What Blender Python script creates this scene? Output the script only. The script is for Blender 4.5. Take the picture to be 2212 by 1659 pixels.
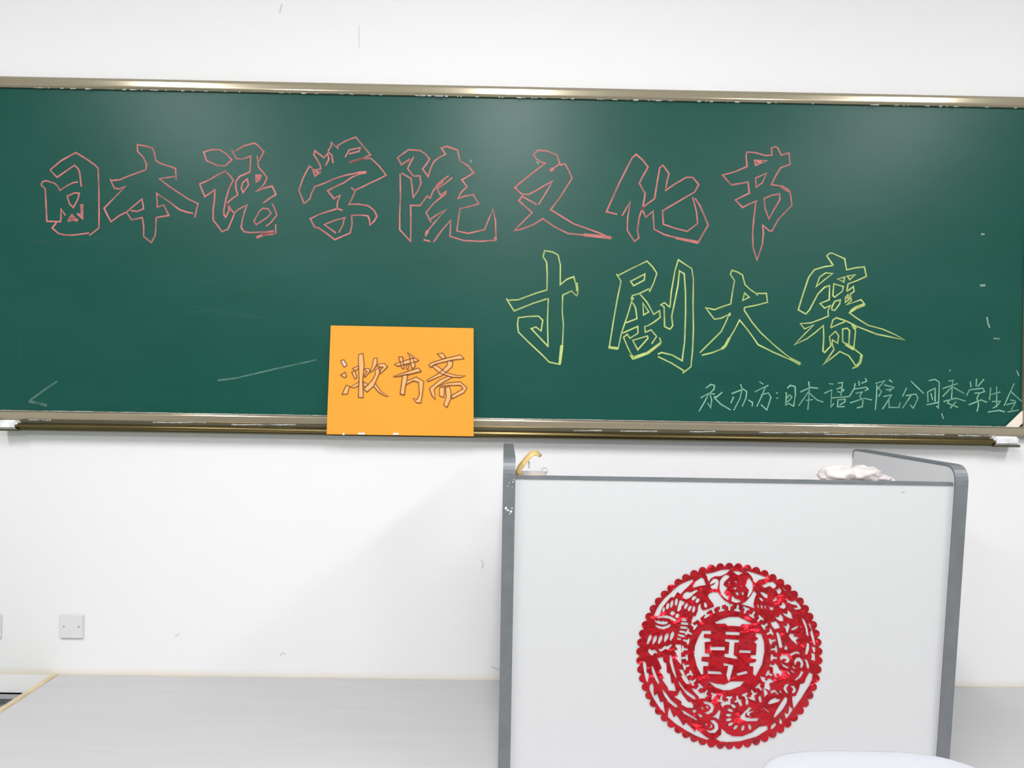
import bpy, bmesh, math, random
from mathutils import Vector, Matrix, noise
from mathutils.geometry import delaunay_2d_cdt

for o in list(bpy.data.objects):
    bpy.data.objects.remove(o)
SC = bpy.context.scene
COL = SC.collection

# ------------------------------------------------------------------ camera
W, H, F = 2212.0, 1659.0, 1720.0
DIST, EYE = 2.87, 1.185
YAW, PITCH, ROLL = 16.0 / F, 6.0 / F, 0.0169
cam_loc = Vector((0.0, -DIST, EYE))
fwd = Vector((math.sin(YAW) * math.cos(PITCH), math.cos(YAW) * math.cos(PITCH), -math.sin(PITCH)))
r0 = fwd.cross(Vector((0, 0, 1))).normalized()
u0 = r0.cross(fwd).normalized()
rt = r0 * math.cos(ROLL) + u0 * math.sin(ROLL)
up = -r0 * math.sin(ROLL) + u0 * math.cos(ROLL)
cd = bpy.data.cameras.new('camera')
cd.sensor_width = 36.0
cd.lens = 36.0 * F / W
cam = bpy.data.objects.new('camera', cd)
COL.objects.link(cam)
m = Matrix((rt, up, -fwd)).transposed().to_4x4()
m.translation = cam_loc
cam.matrix_world = m
SC.camera = cam

# ------------------------------------------------------------------ light and exposure
SC.view_settings.view_transform = 'Standard'
SC.view_settings.look = 'None'
SC.view_settings.gamma = 1.0
SC.view_settings.use_curve_mapping = False
SC.view_settings.exposure = -0.09
world = bpy.data.worlds.new('world')
SC.world = world
world.use_nodes = True
world.node_tree.nodes['Background'].inputs[0].default_value = (0.9, 0.95, 1.0, 1)
world.node_tree.nodes['Background'].inputs[1].default_value = 0.3
TUBE, BOX = 7.0, 41.0                   # fluorescent fixtures in three rows: bare tube ends plus the downward light of the trough
for lx, kx in ((-2.0, 0.88), (0.03, 1.22), (2.4, 0.96)):
    for ly0 in (-1.75, -4.7):
        for k in range(5):
            ld = bpy.data.lights.new('tube_light', 'POINT')
            ld.shadow_soft_size = 0.07
            ld.energy = TUBE * kx
            ld.color = (1.0, 0.975, 1.0)
            lo = bpy.data.objects.new('tube_light', ld)
            lo.location = (lx, ly0 - 0.29 * k, 2.80)
            COL.objects.link(lo)
        ld = bpy.data.lights.new('trough_light', 'AREA')
        ld.shape = 'RECTANGLE'
        ld.size, ld.size_y = 0.22, 1.25
        ld.energy = BOX * kx
        ld.color = (1.0, 0.975, 1.0)
        lo = bpy.data.objects.new('trough_light', ld)
        lo.location = (lx, ly0 - 0.6, 2.95)
        COL.objects.link(lo)


# ------------------------------------------------------------------ helpers
def ray(px, py):
    return (rt * ((px - W / 2) / F) - up * ((py - H / 2) / F) + fwd)


def P(px, py, y0=0.0, n=None, p=None):
    """pixel of the 2212x1659 frame -> point on the plane y = y0 (or on the plane through p with normal n)"""
    d = ray(px, py)
    if n is None:
        n, p = Vector((0, 1, 0)), Vector((0, y0, 0))
    t = (p - cam_loc).dot(n) / d.dot(n)
    return cam_loc + d * t


def mat(name, color, rough=0.6, metal=0.0, spec=0.5, var=0.0, vscale=8.0, bump=0.0, bscale=60.0,
        stretch=(1, 1, 1), coat=0.0, alpha=None, trans=0.0):
    m = bpy.data.materials.new(name)
    m.use_nodes = True
    nt = m.node_tree
    b = nt.nodes['Principled BSDF']
    b.inputs['Base Color'].default_value = (*color, 1)
    b.inputs['Roughness'].default_value = rough
    b.inputs['Metallic'].default_value = metal
    b.inputs['Specular IOR Level'].default_value = spec
    b.inputs['Coat Weight'].default_value = coat
    b.inputs['Transmission Weight'].default_value = trans
    tc = nt.nodes.new('ShaderNodeTexCoord')
    mp = nt.nodes.new('ShaderNodeMapping')
    mp.inputs['Scale'].default_value = stretch
    nt.links.new(tc.outputs['Object'], mp.inputs['Vector'])
    if var > 0:
        nz = nt.nodes.new('ShaderNodeTexNoise')
        nz.inputs['Scale'].default_value = vscale
        nz.inputs['Detail'].default_value = 5
        nt.links.new(mp.outputs[0], nz.inputs['Vector'])
        cr = nt.nodes.new('ShaderNodeValToRGB')
        cr.color_ramp.elements[0].position = 0.3
        cr.color_ramp.elements[1].position = 0.7
        cr.color_ramp.elements[0].color = (*[c * (1 - var) for c in color], 1)
        cr.color_ramp.elements[1].color = (*[min(1, c * (1 + var)) for c in color], 1)
        nt.links.new(nz.outputs['Fac'], cr.inputs[0])
        nt.links.new(cr.outputs[0], b.inputs['Base Color'])
    if bump > 0:
        nb = nt.nodes.new('ShaderNodeTexNoise')
        nb.inputs['Scale'].default_value = bscale
        nb.inputs['Detail'].default_value = 4
        nt.links.new(mp.outputs[0], nb.inputs['Vector'])
        bp = nt.nodes.new('ShaderNodeBump')
        bp.inputs['Strength'].default_value = bump
        bp.inputs['Distance'].default_value = 0.002
        nt.links.new(nb.outputs['Fac'], bp.inputs['Height'])
        nt.links.new(bp.outputs[0], b.inputs['Normal'])
    return m


def chalk_mat(name, color, cover=0.62, scale=900.0):
    """dry chalk grain: noise breaks the stroke so that the board shows through"""
    m = bpy.data.materials.new(name)
    m.use_nodes = True
    nt = m.node_tree
    b = nt.nodes['Principled BSDF']
    b.inputs['Base Color'].default_value = (*color, 1)
    b.inputs['Roughness'].default_value = 0.95
    b.inputs['Specular IOR Level'].default_value = 0.1
    tc = nt.nodes.new('ShaderNodeTexCoord')
    nz = nt.nodes.new('ShaderNodeTexNoise')
    nz.inputs['Scale'].default_value = scale
    nz.inputs['Detail'].default_value = 2
    nt.links.new(tc.outputs['Object'], nz.inputs['Vector'])
    n2 = nt.nodes.new('ShaderNodeTexNoise')
    n2.inputs['Scale'].default_value = 18
    nt.links.new(tc.outputs['Object'], n2.inputs['Vector'])
    ad = nt.nodes.new('ShaderNodeMath')
    ad.operation = 'ADD'
    nt.links.new(nz.outputs['Fac'], ad.inputs[0])
    nt.links.new(n2.outputs['Fac'], ad.inputs[1])
    mr = nt.nodes.new('ShaderNodeMapRange')
    mr.inputs['From Min'].default_value = 0.6
    mr.inputs['From Max'].default_value = 1.25
    mr.inputs['To Min'].default_value = max(0.0, cover - 0.35)
    mr.inputs['To Max'].default_value = min(1.0, cover + 0.35)
    nt.links.new(ad.outputs[0], mr.inputs['Value'])
    nt.links.new(mr.outputs[0], b.inputs['Alpha'])
    return m


def link(name, me, material=None, parent=None, label=None):
    o = bpy.data.objects.new(name, me)
    COL.objects.link(o)
    if material is not None:
        me.materials.append(material)
    if parent is not None:
        o.parent = parent
    if label:
        o['label'] = label
    return o


def obj(name, bm, material, parent=None, label=None, smooth=False):
    me = bpy.data.meshes.new(name)
    bmesh.ops.recalc_face_normals(bm, faces=bm.faces)
    bm.to_mesh(me)
    bm.free()
    if smooth:
        for p in me.polygons:
            p.use_smooth = True
    return link(name, me, material, parent, label)


def thing(name, label, cat, loc=(0, 0, 0), group=None):
    o = bpy.data.objects.new(name, None)
    COL.objects.link(o)
    o.empty_display_size = 0.05
    o['label'] = label
    o['category'] = cat
    if group:
        o['group'] = group
    return o


def tag(o, label, cat, group=None):
    o['label'] = label
    o['category'] = cat
    if group:
        o['group'] = group
    return o


def struct(name, bm, material, parent=None, label=None):
    o = obj(name, bm, material, parent, label)
    if parent is None:
        o['kind'] = 'structure'
    return o


def box(bm, x0, x1, y0, y1, z0, z1, bev=0.0):
    g = bmesh.ops.create_cube(bm, size=1.0)
    vs = g['verts']
    for v in vs:
        v.co.x = x0 if v.co.x < 0 else x1
        v.co.y = y0 if v.co.y < 0 else y1
        v.co.z = z0 if v.co.z < 0 else z1
    if bev > 0:
        es = list({e for v in vs for e in v.link_edges})
        bmesh.ops.bevel(bm, geom=es, offset=bev, segments=2, affect='EDGES')
    return bm


def nbox(*a, **k):
    return box(bmesh.new(), *a, **k)


def prism_x(prof, x0, x1, bm=None):
    """profile of (y, z) points swept along x"""
    bm = bm or bmesh.new()
    a = [bm.verts.new((x0, y, z)) for y, z in prof]
    b = [bm.verts.new((x1, y, z)) for y, z in prof]
    n = len(prof)
    for i in range(n):
        j = (i + 1) % n
        bm.faces.new((a[i], a[j], b[j], b[i]))
    bm.faces.new(a)
    bm.faces.new(b[::-1])
    return bm


def cyl(bm, c0, c1, r0_, r1_=None, n=20, caps=True):
    r1_ = r0_ if r1_ is None else r1_
    c0, c1 = Vector(c0), Vector(c1)
    d = (c1 - c0).normalized()
    a = d.orthogonal().normalized()
    b = d.cross(a)
    A = [bm.verts.new(c0 + (a * math.cos(t) + b * math.sin(t)) * r0_) for t in [2 * math.pi * i / n for i in range(n)]]
    B = [bm.verts.new(c1 + (a * math.cos(t) + b * math.sin(t)) * r1_) for t in [2 * math.pi * i / n for i in range(n)]]
    for i in range(n):
        j = (i + 1) % n
        bm.faces.new((A[i], A[j], B[j], B[i]))
    if caps:
        bm.faces.new(A[::-1])
        bm.faces.new(B)
    return bm


def tube(bm, pts, r, n=8):
    pts = [Vector(p) for p in pts]
    rings = []
    for i, p in enumerate(pts):
        d = (pts[min(i + 1, len(pts) - 1)] - pts[max(i - 1, 0)]).normalized()
        a = d.cross(Vector((0.3, 0.9, 0.2))).normalized()
        b = d.cross(a)
        rings.append([bm.verts.new(p + (a * math.cos(t) + b * math.sin(t)) * r) for t in [2 * math.pi * k / n for k in range(n)]])
    for A, B in zip(rings, rings[1:]):
        for i in range(n):
            j = (i + 1) % n
            bm.faces.new((A[i], A[j], B[j], B[i]))
    bm.faces.new(rings[0][::-1])
    bm.faces.new(rings[-1])
    return bm


def solid(bm, geom, thickness):
    bm.normal_update()
    bmesh.ops.solidify(bm, geom=geom, thickness=thickness)


def ribbon(bm, pts, w, conv, lift=0.0, th=None):
    """flat stroke of pixel width w along a polyline of pixels; conv(px,py) gives the surface point"""
    pts = [Vector(p) for p in pts]
    q = [pts[0]]
    for p in pts[1:]:
        if (p - q[-1]).length > 0.3:
            q.append(p)
    pts = q
    if len(pts) < 2:
        return
    closed = (pts[0] - pts[-1]).length < 1.0 and len(pts) > 3
    if closed:
        pts = pts[:-1]
    n = len(pts)
    L, R = [], []
    for i in range(n):
        if closed:
            a, b = pts[(i - 1) % n], pts[(i + 1) % n]
        else:
            a, b = pts[max(i - 1, 0)], pts[min(i + 1, n - 1)]
        d0 = (pts[i] - a)
        d1 = (b - pts[i])
        d0 = d0.normalized() if d0.length > 0 else d1.normalized()
        d1 = d1.normalized() if d1.length > 0 else d0
        t = d0 + d1
        if t.length < 0.35:
            t = d0 if t.length < 1e-3 else t
        t.normalize()
        nn = Vector((-t.y, t.x))
        c = max(0.55, abs(Vector((-d0.y, d0.x)).dot(nn)))
        k = (w / 2) / c * (0.85 + 0.3 * random.random())
        L.append(bm.verts.new(conv(*(pts[i] + nn * k))))
        R.append(bm.verts.new(conv(*(pts[i] - nn * k))))
    for i in range(n if closed else n - 1):
        j = (i + 1) % n
        try:
            bm.faces.new((L[i], L[j], R[j], R[i]))
        except ValueError:
            pass


def flatpoly(bm, pts, conv):
    vs = [bm.verts.new(conv(*p)) for p in pts]
    f = bm.faces.new(vs)
    bmesh.ops.triangulate(bm, faces=[f])


def T(ox, oy, s):
    return lambda pts: [(ox + x / s, oy + y / s) for x, y in pts]


# ------------------------------------------------------------------ materials
M = {}
M['ceiling'] = mat('white_ceiling_paint', (0.75, 0.75, 0.75), 0.9)
M['side_wall'] = mat('white_side_wall_paint', (0.7, 0.7, 0.7), 0.9)
M['back_wall'] = mat('grey_back_wall', (0.30, 0.30, 0.31), 0.9)
M['floor'] = mat('green_terrazzo', (0.22, 0.27, 0.22), 0.45, var=0.25, vscale=60)
M['skirting'] = mat('dark_grey_skirting_tile', (0.11, 0.11, 0.13), 0.35, var=0.15, vscale=20)
M['platform'] = mat('worn_grey_platform_board', (0.475, 0.475, 0.477), 0.6, var=0.03, vscale=5, stretch=(0.5, 6, 1), bump=0.05)
M['tan'] = mat('tan_wood_edge', (0.56, 0.47, 0.31), 0.6, var=0.15, vscale=9)
M['rail'] = mat('champagne_aluminium', (0.32, 0.278, 0.195), 0.16, metal=0.45, var=0.03, vscale=3)
M['tray'] = mat('polished_bronze_aluminium', (0.17, 0.13, 0.055), 0.2, metal=1.0, var=0.25, vscale=4, stretch=(1, 1, 30))
M['groove'] = mat('dark_groove', (0.06, 0.055, 0.025), 0.5)
M['cap'] = mat('chalk_dusted_end_cap', (0.72, 0.73, 0.74), 0.8, var=0.22, vscale=40)
M['cream'] = mat('cream_plastic', (0.74, 0.66, 0.56), 0.6)
M['dust'] = chalk_mat('white_chalk_dust', (0.7, 0.7, 0.68), 0.3, 260)
M['edge'] = mat('slate_blue_edge_band', (0.145, 0.156, 0.166), 0.42, var=0.08, vscale=30)
M['panel'] = mat('pale_grey_laminate', (0.585, 0.588, 0.598), 0.5)
M['paint_chip'] = mat('pale_paint_chip', (0.75, 0.78, 0.76), 0.8)
M['orange'] = mat('orange_card', (0.74, 0.292, 0.014), 0.7, var=0.02, vscale=4)
M['peach'] = mat('peach_pencil_fill', (0.76, 0.36, 0.105), 0.6)
M['peach_pale'] = mat('pale_pink_fill', (0.78, 0.50, 0.36), 0.6)
M['ink'] = mat('brown_pencil_line', (0.17, 0.055, 0.022), 0.8)
M['socket'] = mat('grey_plastic_plate', (0.64, 0.645, 0.65), 0.5)
M['screw'] = mat('dull_screw', (0.22, 0.22, 0.22), 0.5, metal=0.5)
M['tissue'] = mat('white_tissue', (0.56, 0.525, 0.51), 0.9, var=0.14, vscale=22)
M['tape'] = mat('yellow_packing_tape', (0.50, 0.36, 0.14), 0.4)
M['clear'] = mat('cloudy_clear_tape', (0.48, 0.47, 0.45), 0.25)
M['chair'] = mat('white_plastic', (0.42, 0.435, 0.46), 0.6)
M['chrome'] = mat('grey_steel', (0.5, 0.5, 0.5), 0.3, metal=1.0)
M['whitetape'] = mat('white_glossy_tape', (0.88, 0.85, 0.8), 0.2)
M['scuff'] = mat('grey_scuff', (0.55, 0.55, 0.54), 0.9)
M['pink_chalk'] = chalk_mat('pink_chalk', (0.60, 0.21, 0.20), 0.60)
M['pink_solid'] = chalk_mat('dense_pink_chalk', (0.78, 0.24, 0.22), 0.8)
M['yellow_chalk'] = chalk_mat('yellow_chalk', (0.50, 0.61, 0.21), 0.66)
M['green_chalk'] = chalk_mat('pale_green_chalk', (0.30, 0.56, 0.40), 0.55)
M['ghost2'] = chalk_mat('chalk_speck', (0.34, 0.45, 0.38), 0.5, 400)
M['ghost'] = chalk_mat('half_wiped_chalk', (0.20, 0.34, 0.29), 0.3, 300)

# wall with a tan dirt line where the platform meets it
mw = mat('white_wall_paint', (0.735, 0.735, 0.735), 0.85, bump=0.04, bscale=25)
nt = mw.node_tree
b = nt.nodes['Principled BSDF']
tc = nt.nodes.new('ShaderNodeTexCoord')
sp = nt.nodes.new('ShaderNodeSeparateXYZ')
nt.links.new(tc.outputs['Object'], sp.inputs[0])
mr = nt.nodes.new('ShaderNodeMapRange')
ZD = P(125, 1457).z                     # platform top
mr.inputs['From Min'].default_value = ZD + 0.001
mr.inputs['From Max'].default_value = ZD + 0.028
mr.inputs['To Min'].default_value = 0.9
mr.inputs['To Max'].default_value = 0.0
nt.links.new(sp.outputs['Z'], mr.inputs['Value'])
low = nt.nodes.new('ShaderNodeMath')
low.operation = 'GREATER_THAN'
low.inputs[1].default_value = ZD - 0.002
nt.links.new(sp.outputs['Z'], low.inputs[0])
nz = nt.nodes.new('ShaderNodeTexNoise')
nz.inputs['Scale'].default_value = 2.2
nz.inputs['Detail'].default_value = 4
nt.links.new(tc.outputs['Object'], nz.inputs['Vector'])
mu = nt.nodes.new('ShaderNodeMath')
mu.operation = 'MULTIPLY'
nt.links.new(mr.outputs[0], mu.inputs[0])
nt.links.new(nz.outputs['Fac'], mu.inputs[1])
mu2 = nt.nodes.new('ShaderNodeMath')
mu2.operation = 'MULTIPLY'
nt.links.new(mu.outputs[0], mu2.inputs[0])
nt.links.new(low.outputs[0], mu2.inputs[1])
mx = nt.nodes.new('ShaderNodeMixRGB')
mx.inputs['Color1'].default_value = (0.735, 0.735, 0.735, 1)
mx.inputs['Color2'].default_value = (0.62, 0.53, 0.34, 1)
nt.links.new(mu2.outputs[0], mx.inputs['Fac'])
nt.links.new(mx.outputs[0], b.inputs['Base Color'])
M['wall'] = mw

# chalkboard enamel: dark green, smears of old chalk, semi-gloss
mb = mat('green_chalkboard_enamel', (0.012, 0.115, 0.075), 0.36, spec=0.25)
nt = mb.node_tree
b = nt.nodes['Principled BSDF']
tc = nt.nodes.new('ShaderNodeTexCoord')
mp = nt.nodes.new('ShaderNodeMapping')
mp.inputs['Rotation'].default_value = (0, 0.25, 0)
mp.inputs['Scale'].default_value = (0.9, 1, 3.0)
nt.links.new(tc.outputs['Object'], mp.inputs['Vector'])
nz = nt.nodes.new('ShaderNodeTexNoise')
nz.inputs['Scale'].default_value = 2.6
nz.inputs['Detail'].default_value = 7
nz.inputs['Roughness'].default_value = 0.6
nt.links.new(mp.outputs[0], nz.inputs['Vector'])
cr = nt.nodes.new('ShaderNodeValToRGB')
cr.color_ramp.elements[0].position = 0.35
cr.color_ramp.elements[1].position = 0.8
cr.color_ramp.elements[0].color = (0.0006, 0.060, 0.042, 1)
cr.color_ramp.elements[1].color = (0.004, 0.070, 0.053, 1)
nt.links.new(nz.outputs['Fac'], cr.inputs[0])
nt.links.new(cr.outputs[0], b.inputs['Base Color'])
M['board'] = mb

# crinkled red foil
mf = mat('crinkled_red_foil', (0.60, 0.007, 0.020), 0.2, metal=0.85, coat=0.4)
nt = mf.node_tree
b = nt.nodes['Principled BSDF']
tc = nt.nodes.new('ShaderNodeTexCoord')
vo = nt.nodes.new('ShaderNodeTexVoronoi')
vo.inputs['Scale'].default_value = 15
nt.links.new(tc.outputs['Object'], vo.inputs['Vector'])
nz = nt.nodes.new('ShaderNodeTexNoise')
nz.inputs['Scale'].default_value = 14
nz.inputs['Detail'].default_value = 3
nt.links.new(tc.outputs['Object'], nz.inputs['Vector'])
ad = nt.nodes.new('ShaderNodeMath')
ad.operation = 'ADD'
nt.links.new(vo.outputs['Distance'], ad.inputs[0])
nt.links.new(nz.outputs['Fac'], ad.inputs[1])
bp = nt.nodes.new('ShaderNodeBump')
bp.inputs['Strength'].default_value = 1.0
bp.inputs['Distance'].default_value = 0.03
nt.links.new(ad.outputs[0], bp.inputs['Height'])
nt.links.new(bp.outputs[0], b.inputs['Normal'])
M['foil'] = mf

# ------------------------------------------------------------------ the room
XL, XR, YB, ZC = -4.2, 4.6, -7.2, 3.05
struct('wall_front', nbox(XL, XR, 0.0, 0.15, 0.0, ZC), M['wall'])
struct('floor', nbox(XL, XR, YB, 0.0, -0.1, 0.0), M['floor'])
struct('ceiling', nbox(XL, XR, YB, 0.0, ZC, ZC + 0.1), M['ceiling'])
struct('wall_left', nbox(XL - 0.1, XL, YB, 0.0, 0.0, ZC), M['side_wall'])
struct('wall_right', nbox(XR, XR + 0.1, YB, 0.0, 0.0, ZC), M['side_wall'])
struct('wall_back', nbox(XL, XR, YB - 0.1, YB, 0.0, ZC), M['back_wall'])

XD = P(120, 1455).x                     # platform left end
zs = P(20, 1496).z                      # skirting top
skirt = struct('baseboard_front', nbox(XL, XD - 0.002, -0.015, 0.0, 0.0, zs), M['skirting'])
obj('top_strip', nbox(XL, XD - 0.002, -0.018, 0.0, zs - 0.016, zs), mat('pale_skirting_edge', (0.36, 0.35, 0.38), 0.5), skirt)

# faint marks on the wall
wall = bpy.data.objects['wall_front']
for pts, w in (([(609, 8), (606, 20), (604, 27)], 3), ([(776, 55), (775, 88), (776, 105)], 1.3),
               ([(1040, 1210), (1044, 1219), (1041, 1228)], 3), ([(604, 1416), (612, 1410), (618, 1414)], 3),
               ([(378, 1376), (388, 1368)], 2), ([(1062, 1440), (1078, 1448)], 3)):
    bm = bmesh.new()
    ribbon(bm, pts, w, lambda x, y: P(x, y, -0.0008))
    obj('scuff_mark', bm, M['scuff'], wall)

# ------------------------------------------------------------------ platform
PF = -1.30                              # platform front edge (y)
pl = thing('teaching_platform', 'low pale grey classroom platform with a tan wooden edge, under the lectern', 'platform')
obj('deck', nbox(XD + 0.012, 3.2, PF, -0.002, ZD - 0.03, ZD, bev=0.002), M['platform'], pl)
obj('riser', nbox(XD + 0.03, 3.18, PF + 0.02, -0.004, 0.0, ZD - 0.03), M['tan'], pl)
obj('edge_trim', nbox(XD - 0.012, XD + 0.014, PF - 0.02, -0.002, 0.0, ZD + 0.004, bev=0.003), M['tan'], pl, 'tan wooden edge strip')
obj('edge_trim', nbox(XD - 0.012, 3.2, PF - 0.02, PF, 0.0, ZD + 0.004, bev=0.003), M['tan'], pl, 'tan wooden edge strip')

# ------------------------------------------------------------------ blackboard
YS = -0.020                             # writing surface
zt_top = P(1106, 186, -0.035).z
zt_bot = P(1106, 209, -0.035).z
zb_top = P(1106, 905, -0.035).z
zb_bot = P(1106, 926, -0.035).z
ztr_bot = P(1106, 946.5, -0.058).z
xbl = P(-34, 850, -0.035).x
xbr = P(2212.5, 860, -0.035).x
bb = thing('blackboard', 'long green chalkboard with champagne metal frame and chalk lettering on the white wall', 'blackboard')
obj('writing_panel', nbox(xbl - 0.01, xbr + 0.01, YS, -0.002, zb_top - 0.01, zt_bot + 0.01), M['board'], bb)


def rail_profile(z0, z1, yb=-0.002, yf=-0.035, n=12):
    """gently crowned front face with two flutes"""
    h = z1 - z0
    pr = [(yb, z0), (yf + 0.005, z0)]
    for i in range(n + 1):
        t = i / n
        pr.append((yf + 0.004 * (2 * t - 1) ** 6, z0 + h * (0.06 + 0.88 * t)))
    pr += [(yf + 0.005, z1), (yb, z1)]
    return pr


obj('frame_rail', prism_x(rail_profile(zt_bot, zt_top), xbl - 0.04, xbr + 0.04), M['rail'], bb, 'champagne metal top rail', smooth=False)
obj('frame_rail', prism_x(rail_profile(zb_bot, zb_top), xbl - 0.04, xbr + 0.04), M['rail'], bb, 'champagne metal bottom rail')
for x0, x1 in ((xbl - 0.04, xbl), (xbr, xbr + 0.04)):
    obj('side_rail', nbox(x0, x1, -0.036, -0.002, zb_bot, zt_top, bev=0.004), M['rail'], bb, 'champagne metal side rail')
# thin pale bead along the top of the bottom rail and chalk dust caught on it
bead = obj('chalk_dust', nbox(xbl, xbr, -0.0375, -0.018, zb_top, zb_top + 0.0022), M['dust'], bb, 'line of white chalk dust')
xtl, xtr = P(-12, 930, -0.07).x, P(2205, 945, -0.07).x
zg = zb_bot - 0.004
tr = []
yc, hz = -0.042, zg - ztr_bot
for i in range(13):                      # rounded lip
    a = math.pi * (i / 12.0)
    tr.append((yc - 0.018 * math.sin(a) ** 0.8 if 0 < i < 12 else yc, zg - hz * 0.5 + hz * 0.40 * math.cos(a)))
tr += [(yc + 0.006, ztr_bot + 0.002), (yc + 0.006, ztr_bot), (-0.002, ztr_bot), (-0.002, ztr_bot + 0.006), (yc + 0.012, ztr_bot + 0.006),
       (yc + 0.012, zg - 0.002)]
tro = obj('chalk_tray', prism_x(tr, xtl + 0.004, xtr - 0.004), M['tray'], bb, 'polished bronze chalk tray')
obj('dark_bottom_strip', nbox(xtl + 0.004, xtr - 0.004, -0.052, -0.034, ztr_bot - 0.0015, ztr_bot + 0.0035), M['groove'], tro)  # added near-black strip, draws the dark line along the tray's underside
obj('groove', nbox(xtl + 0.004, xtr - 0.004, -0.034, -0.002, zb_bot - 0.006, zb_bot), M['groove'], tro)
for x0, x1 in ((xtl, P(32, 915, -0.07).x), (P(2152, 945, -0.07).x, xtr)):
    bm = nbox(x0, x1, -0.064, -0.004, ztr_bot + 0.004, zg + 0.006, bev=0.006)
    obj('end_cap', bm, M['cap'], tro, 'white chalk-dusted end cap')
    obj('end_cap_base', nbox(x0, x1 + 0.004, -0.062, -0.004, ztr_bot - 0.003, ztr_bot + 0.005), M['groove'], tro)
# dust patches lying along the tray
random.seed(5)
bm = bmesh.new()
for x0, x1, y in ((330, 445, 912), (500, 640, 917), (1490, 1545, 932), (1640, 1790, 934), (1780, 2040, 937.5), (60, 110, 907), (2070, 2150, 941),
                  (1240, 1300, 930), (1340, 1420, 931)):
    n = 8
    ribbon(bm, [(x0 + (x1 - x0) * i / n, y + 0.0165 * (x1 - x0) * i / n * 0.3 + random.uniform(-.6, .6)) for i in range(n + 1)], 2.6,
           lambda x, y: P(x, y, -0.0368))
obj('chalk_dust', bm, M['dust'], bb)['kind'] = 'stuff'
bm = bmesh.new()
for x in range(40, 2200, 1):
    if random.random() < 0.05:
        y = 209 + 0.0205 * (x - 1106) + 1.5
        ribbon(bm, [(x, y), (x + random.uniform(2, 12), y + 0.2)], random.uniform(1, 3.5), lambda px, py: P(px, py, -0.0365))
obj('chalk_dust', bm, M['dust'], bb)['kind'] = 'stuff'
# cream corner piece
bm = bmesh.new()
flatpoly(bm, [(2169, 924), (2204, 890), (2210, 886), (2210, 912), (2197, 924)], lambda x, y: P(x, y, -0.026))
solid(bm, geom=bm.faces[:], thickness=0.003)
obj('corner_plate', bm, M['cream'], bb, 'cream plastic corner plate')

# chalk lettering ----------------------------------------------------
YCH = YS - 0.0012
conv_b = lambda x, y: P(x, y, YCH)
S = 2212 / 400.0
GLYPHS = []                              # (material, width, tile, strokes, thick strokes)
G = GLYPHS.append
t1, t2, t3, t4, t5, t6, t7 = T(60, 280, S), T(400, 280, S), T(620, 270, S), T(830, 280, S), T(1080, 290, S), T(1300, 290, S), T(1500, 290, S)
G(('pink', t1, [
    [(275, 475), (400, 370), (575, 275), (700, 350), (800, 420), (840, 460), (850, 700), (852, 1000), (850, 1175), (800, 1215), (735, 1265)],
    [(265, 475), (300, 520), (350, 570), (450, 500), (560, 425), (600, 465), (620, 510), (640, 680)],
    [(600, 625), (540, 635), (480, 665), (385, 725), (360, 680), (320, 640), (215, 610), (172, 625), (162, 665), (208, 705), (216, 850), (228, 1095), (390, 1100), (398, 1040), (395, 945), (450, 1025)],
    [(345, 1105), (320, 1140), (293, 1175), (365, 1240), (450, 1260), (540, 1260), (735, 1235)],
    [(470, 795), (560, 755), (615, 760), (600, 830), (545, 930), (500, 890), (470, 795)]],
    [[(645, 890), (648, 1050), (590, 1000)], [(480, 1095), (530, 1065), (600, 1085)], [(500, 1075), (530, 1030), (560, 1060)]]))
G(('pink', t1, [
    [(1410, 480), (1420, 420), (1380, 330), (1312, 260), (1308, 180), (1400, 195), (1490, 220), (1515, 290), (1530, 370), (1600, 410), (1700, 440), (1765, 465), (1775, 610)],
    [(1760, 562), (1680, 570), (1572, 588), (1700, 685), (1820, 765), (1920, 830), (2035, 885), (2020, 940), (1995, 1050)],
    [(1975, 1000), (1900, 985), (1810, 955), (1700, 870), (1540, 762), (1548, 925), (1625, 900), (1685, 1025), (1535, 1050), (1528, 1200), (1520, 1270), (1475, 1350), (1385, 1275), (1385, 1150), (1368, 1050), (1240, 1078), (1180, 985), (1280, 900), (1365, 830), (1385, 945), (1310, 978), (1230, 968)],
    [(1410, 480), (1300, 520), (1190, 560), (1100, 600), (1005, 608)],
    [(985, 588), (1010, 650), (1035, 700), (1090, 710), (1170, 675), (1050, 800), (912, 938), (950, 1020), (995, 1100), (1090, 1030), (1180, 985)]], []))
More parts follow.
